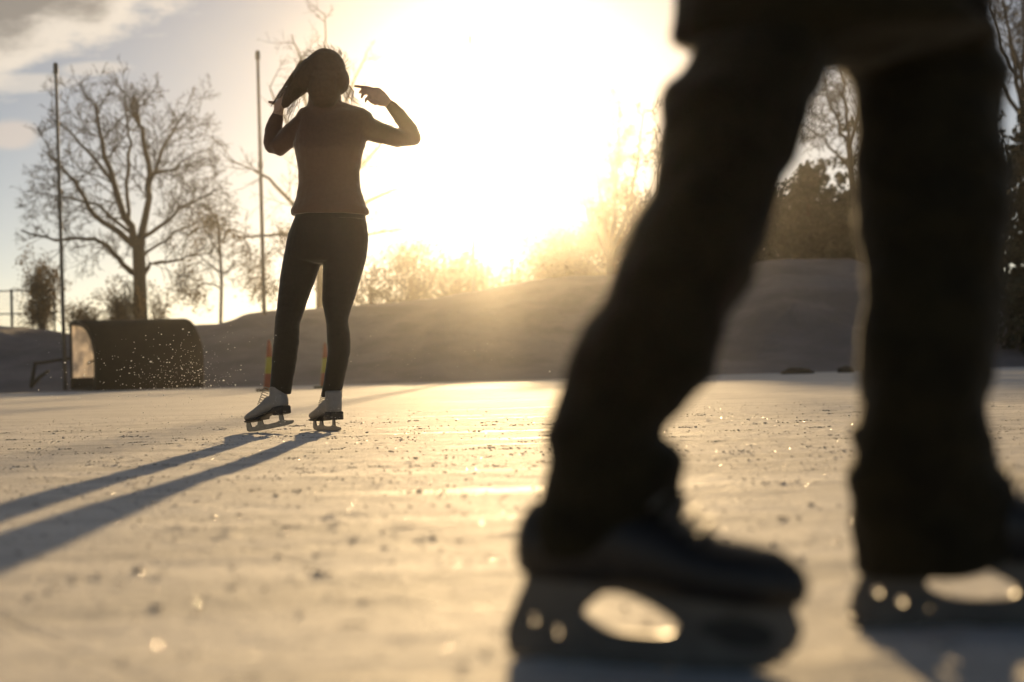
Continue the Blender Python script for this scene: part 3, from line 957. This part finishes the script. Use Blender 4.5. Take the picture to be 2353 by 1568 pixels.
def hockey_skate(parent, mtx):
    sk = bpy.data.objects.new('hockey_skate', None); COL.objects.link(sk); sk.parent = parent
    sk.empty_display_size = 0.05
    sk.location = mtx.translation - parent.location
    outl = [(0.016, 0.074), (0.014, 0.064), (0.007, 0.050), (-0.002, 0.030), (-0.004, 0.016), (0.000, 0.010), (0.20, 0.010), (0.222, 0.012), (0.236, 0.022), (0.241, 0.034),
            (0.237, 0.046), (0.234, 0.060), (0.16, 0.064), (0.09, 0.072)]
    hole = rounded([(0.059, 0.0405), (0.070, 0.055), (0.086, 0.0625), (0.106, 0.060), (0.131, 0.049), (0.1464, 0.037), (0.1385, 0.0255), (0.107, 0.0235), (0.078, 0.0275)], 5)
    holes = [hole, circle(0.0185, 0.0355, 0.0068), circle(0.0395, 0.0265, 0.0068), circle(0.064, 0.0195, 0.004)]
    plate('blade_holder', outl, holes, 0.016, 'holder', sk, mtx, 0.003)
    # dark plate painting the shade of a recess in the holder's front half
    pan = rounded([(0.163, 0.036), (0.18, 0.043), (0.205, 0.043), (0.222, 0.036), (0.222, 0.026), (0.205, 0.020), (0.18, 0.024)], 4)
    plate('recess_shade', pan, [], 0.0175, 'black_rubber', sk, mtx)
    steel = [(-0.006, 0.012), (-0.008, 0.006), (0.002, 0.0), (0.10, -0.0005), (0.195, 0.0), (0.215, 0.003), (0.228, 0.011), (0.22, 0.0135), (0.0, 0.0135)]
    plate('steel_runner', steel, [], 0.004, 'steel', sk, mtx)
    X, Yv, Z = Vector((1, 0, 0)), Vector((0, 1, 0)), Vector((0, 0, 1))
    bm = bmesh.new()
    foot = [(0.008, 0.072, 0.118, 0.018), (0.02, 0.068, 0.135, 0.031), (0.06, 0.066, 0.150, 0.035), (0.10, 0.063, 0.142, 0.036), (0.14, 0.058, 0.124, 0.040),
            (0.175, 0.055, 0.108, 0.044), (0.20, 0.053, 0.1035, 0.044), (0.225, 0.052, 0.098, 0.039), (0.242, 0.053, 0.086, 0.026), (0.249, 0.058, 0.076, 0.013)]
    loft(bm, [(Vector((x, 0, (a + b) / 2)), Z * ((b - a) / 2), Yv * wv) for x, a, b, wv in foot], 24)
    loft(bm, [(Vector((0.062, 0, 0.09)), X * 0.046, Yv * 0.034), (Vector((0.070, 0, 0.125)), X * 0.042, Yv * 0.034), (Vector((0.080, 0, 0.160)), X * 0.038, Yv * 0.032)], 24)
    xf(bm, mtx)
    remeshed('boot', bm, 'boot_black', sk, 0.0045, 4)
    bm = bmesh.new()
    ln = []
    for k in range(6):
        f = k / 5; x = 0.165 - 0.055 * f; z = 0.112 + 0.045 * f
        tube(bm, [Vector((x, -0.026, z - 0.006)), Vector((x + 0.01, 0, z + 0.008)), Vector((x, 0.026, z - 0.006))], [0.0024] * 3, 6)
    xf(bm, mtx)
    bm_obj('laces', bm, 'holder', sk)
    return sk

# ------------------------------------------------------------------ woman
YW = 6.45
def woman():
    base = P(690, 995, YW); base.z = 0
    o = empty('person', base, 'woman in fitted fleece and dark leggings seen from behind, both hands raised to her hair', 'person')
    def W(px, py, dy=0.0): return P(px, py, YW + dy)
    def leg_l(k=0.0, top=True):
        L = [(676, 505, 752, 505), (662, 540, 752, 540), (655, 575, 748, 575), (648, 610, 738, 605), (643, 640, 726, 640), (639, 680, 711, 680), (635, 715, 699, 715),
             (632, 742, 690, 742), (630, 770, 688.5, 770), (627, 800, 686, 800), (624, 840, 680, 840), (621, 880, 673, 880), (619, 905, 669, 907)]
        return [(a + k * (c - a), b, c - k * (c - a), d, YW + 0.02 * math.sin(i * 0.5) - 0.004 * i + 0.02, (0.100 - 0.0048 * i) * (1 - k)) for i, (a, b, c, d) in enumerate(L)]
    def leg_r(k=0.0):
        L = [(735, 505, 840, 505), (736, 540, 846.5, 540), (739, 575, 845, 570), (742, 605, 839, 605), (741, 650, 826, 650), (740, 690, 814, 690), (744, 715, 805, 715),
             (749, 740, 800.5, 742), (751, 770, 805, 770), (753, 810, 805, 805), (749, 840, 799, 840), (744, 875, 790, 878), (739, 900, 786, 900), (737, 913, 787, 915)]
        return [(a + k * (c - a), b, c - k * (c - a), d, YW - 0.02 + 0.012 * math.sin(i * 0.5), (0.100 - 0.0044 * i) * (1 - k)) for i, (a, b, c, d) in enumerate(L)]
    def hips(k=0.0):
        L = [(692, 462, 826, 462), (680, 492, 838, 492), (666, 530, 845, 530), (655, 575, 845, 570), (662, 598, 838, 596), (690, 607, 800, 606)]
        return [(a + k * (c - a), b, c - k * (c - a), d, YW, (0.105, 0.110, 0.108, 0.102, 0.088, 0.05)[i] * (1 - k)) for i, (a, b, c, d) in enumerate(L)]
    def torso(k=0.0):
        L = [(692, 250, 815, 246), (680, 268, 850, 265), (677, 300, 848, 300), (676, 335, 838, 340), (682, 370, 829, 372), (686, 402, 826, 405), (684, 440, 830, 440), (676, 470, 840, 470), (669, 484, 848, 484), (670, 495, 847, 495)]
        D = [0.05, 0.078, 0.10, 0.112, 0.105, 0.095, 0.099, 0.113, 0.118, 0.119]
        return [(a + k * (c - a), b, c - k * (c - a), d, YW, D[i] * (1 - k)) for i, (a, b, c, d) in enumerate(L)]
    # arm joints (photo position, depth offset, radius in metres)
    armL = [(700, 285, 0.0, 0.056), (668, 312, 0.02, 0.052), (637, 338, 0.04, 0.046), (627, 330, 0.05, 0.045), (628, 300, 0.05, 0.040), (636, 272, 0.04, 0.031), (642, 250, 0.03, 0.026)]
    armR = [(835, 292, 0.0, 0.058), (872, 305, 0.02, 0.050), (915, 318, 0.04, 0.042), (950, 318, 0.05, 0.036), (943, 300, 0.05, 0.036), (920, 268, 0.04, 0.034), (900, 245, 0.03, 0.028), (886, 232, 0.03, 0.024)]
    def arm(bm, lst, k=1.0, stop=None, n=16):
        ls = lst[:stop] if stop else lst
        e = 3
        for part in (ls[:e + 1], ls[e:]):
            tube(bm, [W(a, b, c) for a, b, c, r in part], [r * k for a, b, c, r in part], n)
    # body: one continuous skin from scalp to feet with both hands
    bm = bmesh.new()
    pairs(bm, smooth_pairs(leg_l(0.06)), 20); pairs(bm, smooth_pairs(leg_r(0.06)), 20)
    pairs(bm, smooth_pairs(hips(0.10)[:-2]), 24); pairs(bm, smooth_pairs(torso(0.06)), 24)
    arm(bm, armL, 0.85); arm(bm, armR, 0.85)
    tube(bm, [W(748, 265, 0.02), W(748, 235, 0.0), W(748, 205, -0.01)], [0.062, 0.056, 0.056], 16)     # neck
    H = W(748, 178, 0.0)
    ball(bm, H + Vector((0, -0.01, 0.018)), 0.076, 0.094, 0.092)                                         # skull
    ball(bm, H + Vector((-0.006, 0.032, -0.045)), 0.056, 0.058, 0.066)                                 # face and jaw
    ball(bm, H + Vector((-0.008, 0.070, -0.092)), 0.022, 0.020, 0.018)                                 # chin
    tube(bm, [H + Vector((-0.008, 0.082, 0.004)), H + Vector((-0.009, 0.098, -0.028)), H + Vector((-0.009, 0.108, -0.045))], [0.009, 0.011, 0.013], 10)  # nose
    for s in (-1, 1):
        ball(bm, H + Vector((s * 0.030 - 0.007, 0.074, 0.012)), 0.020, 0.014, 0.008)                   # brow
        ball(bm, H + Vector((s * 0.074, -0.010, -0.016)), 0.010, 0.018, 0.028)                           # ear
    ball(bm, H + Vector((-0.008, 0.084, -0.068)), 0.022, 0.011, 0.007); ball(bm, H + Vector((-0.008, 0.083, -0.077)), 0.018, 0.010, 0.006)   # mouth
    D = 0.03
    def chain(lst, r0, r1): tube(bm, [W(a, b, D + c) for a, b, c in lst], [r0 + (r1 - r0) * i / (len(lst) - 1) for i in range(len(lst))], 10)
    # hand holding the hair at her right
    loft(bm, [(W(642, 252, D), Vector((0.026, 0, 0.006)), Vector((0, 0.018, 0))), (W(647, 240, D), Vector((0.036, 0, 0.008)), Vector((0, 0.019, 0))),
              (W(653, 226, D), Vector((0.036, 0, 0.010)), Vector((0, 0.017, 0))), (W(656, 219, D), Vector((0.030, 0, 0.010)), Vector((0, 0.013, 0)))], 16)
    chain([(644, 226, 0), (650, 216, -0.01), (656, 208, 0.0), (661, 203, 0.015)], 0.0092, 0.0070)
    chain([(650, 224, 0), (660, 213, -0.012), (670, 206, 0.0), (677, 205, 0.018)], 0.0096, 0.0072)
    chain([(656, 225, 0), (667, 217, -0.014), (677, 213, 0.0), (682, 214, 0.018)], 0.0092, 0.0070)
    chain([(660, 231, 0), (670, 226, -0.012), (678, 225, 0.0), (681, 228, 0.014)], 0.0082, 0.0062)
    chain([(643, 242, 0), (634, 239, -0.012), (626, 236, -0.02), (619, 235, -0.026)], 0.0108, 0.0072)
    # hand drawing a strand past her left ear
    loft(bm, [(W(890, 235, D), Vector((0.012, 0, 0.020)), Vector((0, 0.016, 0))), (W(878, 228, D), Vector((0.014, 0, 0.032)), Vector((0, 0.018, 0))),
              (W(866, 220, D), Vector((0.014, 0, 0.036)), Vector((0, 0.018, 0))), (W(857, 215, D), Vector((0.010, 0, 0.030)), Vector((0, 0.014, 0)))], 16)
    chain([(860, 207, 0), (846, 202, -0.01), (831, 200, -0.004), (816, 198, 0.01)], 0.0092, 0.0068)
    chain([(857, 211, 0), (843, 206, -0.016), (833, 207, -0.014), (827, 213, 0.0)], 0.0096, 0.0072)
    chain([(856, 217, 0), (843, 214, -0.018), (834, 217, -0.014), (831, 224, 0.0)], 0.0092, 0.0070)
    chain([(857, 224, 0), (847, 224, -0.014), (841, 228, -0.010), (840, 234, 0.0)], 0.0082, 0.0062)
    chain([(874, 236, 0), (862, 238, -0.016), (852, 233, -0.022), (844, 226, -0.02)], 0.0110, 0.0074)
    remeshed('body', bm, 'skin', o, 0.0042, 3)
    # eyes and lips as small inset pieces
    for s in (-1, 1):
        bm = bmesh.new(); ball(bm, H + Vector((s * 0.030 - 0.007, 0.072, 0.0)), 0.0125, 0.011, 0.009, 14); bm_obj('eye', bm, 'eye', o)
    bm = bmesh.new(); ball(bm, H + Vector((-0.008, 0.088, -0.073)), 0.019, 0.008, 0.006, 14); bm_obj('lips', bm, 'lip', o)
    # leggings
    bm = bmesh.new()
    pairs(bm, smooth_pairs(leg_l()), 24); pairs(bm, smooth_pairs(leg_r()), 24); pairs(bm, smooth_pairs(hips()), 28)
    remeshed('leggings', bm, 'legging', o, 0.005, 4, 0.0018, 26)
    # fleece jacket with sleeves and a collar
    bm = bmesh.new()
    pairs(bm, smooth_pairs(torso(-0.005)), 28)
    arm(bm, armL, 1.0, 6); arm(bm, armR, 1.0, 7)
    tube(bm, [W(746, 268, 0.01), W(746, 245, 0.0), W(746, 222, 0.0)], [0.088, 0.080, 0.074], 20)
    tube(bm, [W(705, 275, 0.0), W(745, 258, 0.01), W(830, 278, 0.0)], [0.055, 0.070, 0.060], 16)
    j = remeshed('jacket', bm, 'fleece', o, 0.005, 3, 0.0040, 20)
    bm = bmesh.new()
    tube(bm, [W(757, 268, 0.078), W(757, 330, 0.112), W(757, 400, 0.098), W(758, 486, 0.113)], [0.004] * 4, 8)
    bm_obj('zip', bm, 'steel', j)
    # hair: mass over the head swept to her right hand, plus loose strands
    bm = bmesh.new()
    ball(bm, H + Vector((0.002, -0.022, 0.026)), 0.094, 0.098, 0.100)
    ball(bm, H + Vector((0.050, -0.020, -0.020)), 0.062, 0.080, 0.068)
    ball(bm, H + Vector((-0.030, -0.02, -0.004)), 0.075, 0.088, 0.080)
    tube(bm, [W(722, 165, -0.04), W(700, 182, -0.04), W(680, 205, -0.02), W(664, 224, 0.01), W(655, 240, 0.02)], [0.070, 0.056, 0.042, 0.028, 0.020], 16)
    tube(bm, [W(746, 180, -0.045), W(745, 205, -0.045), W(745, 222, -0.045)], [0.082, 0.078, 0.070], 16)
    hr = remeshed('hair', bm, 'hair', o, 0.005, 5, 0.0022, 60)
    gg = random.Random(4); w = Wood()
    def strand(lst, r=0.0008):
        pts = []
        for i in range(len(lst) - 1):
            for k in range(5):
                pts.append(lst[i].lerp(lst[i + 1], k / 5))
        pts.append(lst[-1])
        ph = gg.uniform(0, 6)
        pts = [p + Vector((math.sin(i * 0.8 + ph), math.cos(i * 0.6 + ph), 0)) * 0.0015 for i, p in enumerate(pts)]
        w.tube(pts, r, r * 0.4, 3)
    for _ in range(60):                                                   # between head and her right hand
        a = gg.random()
        strand([W(690 + gg.gauss(0, 7), 200 + gg.gauss(0, 6), -0.06), W(678 + gg.gauss(0, 10), 222 + gg.gauss(0, 8), -0.08), W(664 + gg.gauss(0, 10), 250 + gg.gauss(0, 10), -0.08), W(655 + gg.gauss(0, 10), 275 + gg.gauss(0, 14), -0.06)])
    for _ in range(45):                                                   # hanging by her left ear
        x0 = gg.uniform(780, 803); x1 = gg.uniform(785, 840)
        strand([W(x0, 200 + gg.gauss(0, 5), -0.01), W(x0 + (x1 - x0) * 0.3, 222, -0.03), W(x1, 245 + gg.gauss(0, 6), -0.04)])
    for _ in range(14):
        strand([W(800 + gg.gauss(0, 4), 196, -0.03), W(812 + gg.gauss(0, 2), 210, -0.06), W(808 + gg.gauss(0, 3), 232, -0.06), W(815 + gg.gauss(0, 6), 248, -0.05)])
    for _ in range(130):                                                  # flyaway halo
        an = gg.uniform(0.1, 2.9); R1 = 0.100
        c = H + Vector((math.cos(an) * R1, gg.gauss(0.02, 0.03), 0.026 + math.sin(an) * R1))
        d = Vector((math.cos(an + 0.9), gg.gauss(0, 0.3), math.sin(an + 0.9))) * gg.uniform(0.015, 0.04)
        n = Vector((math.cos(an), 0, math.sin(an))) * gg.uniform(0.003, 0.016)
        strand([c - n, c + d * 0.5 + n, c + d + n * 0.6], 0.0009)
    for _ in range(220):
        t = gg.random(); p = W(705 - 60 * t, 135 + 90 * t, -0.02 - 0.08 * t)
        strand([p, p + Vector((-0.02, 0, -0.012)) * gg.uniform(0.5, 1.2) + Vector((-gg.uniform(0, .012), 0, gg.uniform(0, .012))), p + Vector((-0.05, -0.01, -0.05)) * gg.uniform(0.6, 1.1)], 0.0009)
    hb = bmesh.new(); hb.from_mesh(hr.data)
    nv = [hb.verts.new(p) for p in w.v]
    for f in w.f: hb.faces.new([nv[i] for i in f])
    hb.to_mesh(hr.data); hb.free()
    # figure skates
    q = P(622, 992, YW - 0.02); hd = math.pi - R_(30)
    figure_skate(o, frame_matrix(Vector((q.x, YW - 0.02, 0.0150)), hd, R_(-8.5)))
    q = P(753, 996, YW + 0.00); hd = math.pi - R_(56)
    figure_skate(o, frame_matrix(Vector((q.x, YW - 0.02, -0.0030)), hd, 0))
woman()

# ------------------------------------------------------------------ child in the foreground
def child():
    YL, YR = 1.20, 1.305
    base = P(1700, 1500, 1.25); base.z = 0
    o = empty('person', base, 'close blurred child in baggy dark trousers and hockey skates, cut off above the hips', 'person')
    left = [(1210, 1292, 1560, 1262), (1207, 1268, 1570, 1215), (1218, 1200, 1560, 1150), (1232, 1140, 1556, 1090), (1246, 1080, 1558, 1052), (1260, 1036, 1542, 1020), (1253, 992, 1529, 1000), (1272, 948, 1583, 938),
            (1294, 892, 1624, 890), (1315, 822, 1650, 822), (1345, 768, 1672, 762), (1375, 708, 1694, 708), (1402, 640, 1720, 648), (1427, 572, 1746, 585), (1452, 510, 1769, 520),
            (1474, 450, 1796, 460), (1500, 372, 1830, 380), (1511, 305, 1851, 310), (1517, 240, 1870, 240), (1524, 207, 1890, 180), (1548, 188, 1905, 140), (1590, 120, 1935, 90)]
    right = [(1985, 1325, 2330, 1290), (1964, 1285, 2345, 1230), (1949, 1230, 2335, 1170), (1947, 1150, 2312, 1100), (1953, 1095, 2285, 1045), (1970, 1042, 2287, 1005), (1957, 992, 2280, 965), (1980, 976, 2270, 930),
             (1967, 950, 2276, 890), (1973, 880, 2280, 850), (1977, 815, 2286, 800), (1987, 745, 2290, 745), (1982, 650, 2298, 650), (1976, 560, 2304, 560), (1970, 450, 2308, 450),
             (1967, 330, 2306, 330), (1964, 225, 2302, 225), (1938, 178, 2298, 150), (1912, 142, 2285, 100), (1890, 80, 2275, 60)]
    def conv(lst, Y, dep, k=0.0):
        n = len(lst); out = []
        for i, (a, b, c, d) in enumerate(lst):
            f = i / (n - 1)
            out.append((a + k * (c - a), b, c - k * (c - a), d, Y + 0.05 * math.sin(f * 3.1) * (-1) + 0.035 * f, (dep[0] + (dep[1] - dep[0]) * f) * (1 - k)))
        return out
    bm = bmesh.new()
    pairs(bm, smooth_pairs(conv(left, YL, (0.052, 0.075)), 3), 32)
    pairs(bm, smooth_pairs(conv(right, YR, (0.055, 0.070)), 3), 32)
    seat = [(1600, 165, 2270, 150, 1.25, 0.07), (1566, 110, 2280, 100, 1.25, 0.098), (1552, 60, 2268, 60, 1.25, 0.104), (1550, 0, 2257, 0, 1.25, 0.10), (1560, -120, 2240, -120, 1.25, 0.10)]
    seat[0] = (1880, 150, 1990, 150, 1.25, 0.05)
    pairs(bm, smooth_pairs(seat, 3), 32)
    remeshed('trousers', bm, 'trouser', o, 0.005, 3, 0.0085, 17, 5.0)
    def C(px, py, dy=0.0): return P(px, py, 1.25 + dy)
    # body under the clothes, one skin with head and hands
    bm = bmesh.new()
    pairs(bm, smooth_pairs(conv(left, YL, (0.048, 0.07), 0.12), 2), 20)
    pairs(bm, smooth_pairs(conv(right, YR, (0.05, 0.066), 0.12), 2), 20)
    c0 = C(1905, 0); cx = c0.x; cy = 1.25
    def V(x, y, z): return Vector((cx + x, cy + y, z))
    loft(bm, [(V(0, 0, 0.545), Vector((0.09, 0, 0)), Vector((0, 0.075, 0))), (V(0, 0, 0.60), Vector((0.105, 0, 0)), Vector((0, 0.08, 0))), (V(0.02, 0, 0.75), Vector((0.105, 0, 0)), Vector((0, 0.08, 0))),
              (V(0.05, 0, 0.88), Vector((0.12, 0, 0)), Vector((0, 0.075, 0))), (V(0.06, 0, 0.93), Vector((0.08, 0, 0)), Vector((0, 0.06, 0)))], 24)
    tube(bm, [V(0.06, 0, 0.92), V(0.075, 0, 1.0)], [0.045, 0.042], 14)
    h = V(0.09, 0, 1.08)
    ball(bm, h, 0.085, 0.072, 0.098); ball(bm, h + Vector((0.045, 0, -0.045)), 0.05, 0.052, 0.055)
    tube(bm, [h + Vector((0.088, 0, 0.0)), h + Vector((0.106, 0, -0.030))], [0.008, 0.012], 10)
    ball(bm, h + Vector((0.085, 0, -0.062)), 0.010, 0.020, 0.008)
    for s in (-1, 1): ball(bm, h + Vector((-0.005, s * 0.073, -0.012)), 0.018, 0.009, 0.026)
    for s in (-1, 1):
        tube(bm, [V(0.05, s * 0.10, 0.88), V(0.03, s * 0.16, 0.76), V(0.09, s * 0.17, 0.68)], [0.036, 0.032, 0.022], 12)
        hx = V(0.115, s * 0.17, 0.665)
        ball(bm, hx, 0.034, 0.014, 0.026)
        for k in range(4):
            tube(bm, [hx + Vector((0.025, 0, 0.018 - 0.012 * k)), hx + Vector((0.05, -s * 0.006, 0.014 - 0.013 * k)), hx + Vector((0.062 - 0.004 * abs(k - 1), -s * 0.02, 0.006 - 0.014 * k))], [0.0075, 0.007, 0.006], 8)
        tube(bm, [hx + Vector((0.0, 0, 0.02)), hx + Vector((0.016, -s * 0.012, 0.036)), hx + Vector((0.034, -s * 0.018, 0.04))], [0.009, 0.008, 0.0065], 8)
    remeshed('body', bm, 'skin', o, 0.0055, 3)
    for s in (-1, 1):
        bm = bmesh.new(); ball(bm, h + Vector((0.080, s * 0.026, 0.0)), 0.009, 0.011, 0.008, 12); bm_obj('eye', bm, 'eye', o)
    # jacket
    bm = bmesh.new()
    pairs(bm, [(1566, 80, 2276, 70, 1.25, 0.102), (1549, 40, 2270, 40, 1.25, 0.110), (1549, 0, 2262, 0, 1.25, 0.116), (1560, -200, 2240, -200, 1.25, 0.115)], 32)
    loft(bm, [(V(0, 0, 0.60), Vector((0.125, 0, 0)), Vector((0, 0.113, 0))), (V(0.02, 0, 0.75), Vector((0.125, 0, 0)), Vector((0, 0.10, 0))),
              (V(0.05, 0, 0.88), Vector((0.135, 0, 0)), Vector((0, 0.095, 0))), (V(0.065, 0, 0.955), Vector((0.075, 0, 0)), Vector((0, 0.065, 0)))], 28)
    for s in (-1, 1): tube(bm, [V(0.05, s * 0.09, 0.88), V(0.03, s * 0.16, 0.76), V(0.085, s * 0.17, 0.69)], [0.05, 0.046, 0.036], 14)
    remeshed('jacket', bm, 'jacket_dark', o, 0.006, 3, 0.003, 22)
    bm = bmesh.new()
    ball(bm, h + Vector((-0.012, 0, 0.035)), 0.094, 0.082, 0.085)
    remeshed('knitted_hat', bm, 'jacket_dark', o, 0.005, 2, 0.002, 90)
    # skates
    a = P(1184, 1495, 1.21)
    hockey_skate(o, frame_matrix(Vector((a.x, 1.212, -0.0030)), R_(-22.5)))
    a = P(1972, 1436, 1.30)
    hockey_skate(o, frame_matrix(Vector((a.x, 1.302, -0.0030)), R_(-4)))
child()

# ------------------------------------------------------------------ air
HAZE_D, HAZE_G = 0.00055, 0.955  # haze added to spread a glow around the sun, standing in for lens glare
bm = bmesh.new()
r = bmesh.ops.create_cube(bm, size=1)
for v in r['verts']:
    v.co = Vector((v.co.x * 204, v.co.y * 204, -1.02 + (v.co.z + 0.5) * 25.0))
hz_m = bpy.data.materials.new('glow_haze'); hz_m.use_nodes = True
nt = NT(hz_m.node_tree)
nt.n.remove(nt.n['Principled BSDF'])
pv = nt.new('ShaderNodeVolumePrincipled')
pv.inputs['Color'].default_value = (1.0, 0.97, 0.92, 1)
pv.inputs['Density'].default_value = HAZE_D
pv.inputs['Anisotropy'].default_value = HAZE_G
nt.l.new(pv.outputs[0], nt.n['Material Output'].inputs['Volume'])
tag(bm_obj('haze', bm, hz_m, smooth=False), 'thin added haze spreading the sun glow in place of lens glare', 'haze', kind='stuff')

# ------------------------------------------------------------------ sky
world = bpy.data.worlds.new('World'); sc.world = world
world.use_nodes = True
nt = NT(world.node_tree)
bg = nt.n['Background']
sky = nt.new('ShaderNodeTexSky', sky_type='NISHITA')
sky.sun_disc = False
sky.sun_elevation = SUN_EL
sky.sun_rotation = SUN_AZ
sky.air_density = 0.55; sky.dust_density = 0.22; sky.ozone_density = 0.0; sky.altitude = 0
tc = nt.new('ShaderNodeTexCoord').outputs['Generated']
sep = nt.new('ShaderNodeSeparateXYZ'); nt.put(sep.inputs[0], tc)
yv = nt.math('MAXIMUM', sep.outputs['Y'], 0.05)
u = nt.math('DIVIDE', sep.outputs['X'], yv); v = nt.math('DIVIDE', sep.outputs['Z'], yv)
cmb = nt.new('ShaderNodeCombineXYZ'); nt.put(cmb.inputs[0], u); nt.put(cmb.inputs[1], nt.math('MULTIPLY', v, 2.2))
n1 = nt.noise(cmb.outputs[0], 9, 6, 0.6); n2 = nt.noise(cmb.outputs[0], 30, 5, 0.6)
wob = nt.math('ADD', nt.math('MULTIPLY', nt.math('SUBTRACT', n1, 0.5), 0.11), nt.math('MULTIPLY', nt.math('SUBTRACT', n2, 0.5), 0.03))
def uv(px, py):
    d = ray(px, py); return d.x / d.y, d.z / d.y
ua, va = uv(450, 0); ub, vb = uv(0, 195)
dx, dy_ = ub - ua, vb - va; L = math.hypot(dx, dy_)
nx, ny = -dy_ / L, dx / L
if nx * (uv(0, 0)[0] - ua) + ny * (uv(0, 0)[1] - va) < 0: nx, ny = -nx, -ny
s = nt.math('ADD', nt.math('MULTIPLY', nt.math('SUBTRACT', u, ua), nx), nt.math('MULTIPLY', nt.math('SUBTRACT', v, va), ny))
s = nt.math('ADD', s, wob)
front = nt.step(sep.outputs['Y'], 0.1, 0.3)
mask = nt.math('MULTIPLY', nt.step(s, -0.012, 0.012), front)
core = nt.step(s, 0.012, 0.045)
CB, CD = (13.0, 11.5, 9.6, 1), (4.4, 3.9, 3.3, 1)
ccol = nt.mix(core, CB, CD)
col = nt.mix(nt.math('MULTIPLY', mask, 0.9), sky.outputs[0], ccol)
# small puffs and veils
def puff(px, py, rx, ry, amt, colr):
    global col
    pu, pv_ = uv(px, py)
    a = nt.math('DIVIDE', nt.math('SUBTRACT', u, pu), rx); b = nt.math('DIVIDE', nt.math('SUBTRACT', v, pv_), ry)
    d = nt.math('SQRT', nt.math('ADD', nt.math('MULTIPLY', a, a), nt.math('MULTIPLY', b, b)))
    d = nt.math('SUBTRACT', d, nt.math('MULTIPLY', wob, 9))
    k = nt.math('MULTIPLY', nt.math('MULTIPLY', nt.step(d, 1.15, 0.55), front), amt)
    col = nt.mix(k, col, colr)
puff(30, 310, 0.022, 0.012, 0.6, (11.5, 9.6, 8.0, 1))
puff(215, 158, 0.030, 0.006, 0.45, CB)
puff(40, 190, 0.050, 0.008, 0.5, CB)
nt.put(bg.inputs['Color'], col)
bg.inputs['Strength'].default_value = 0.05
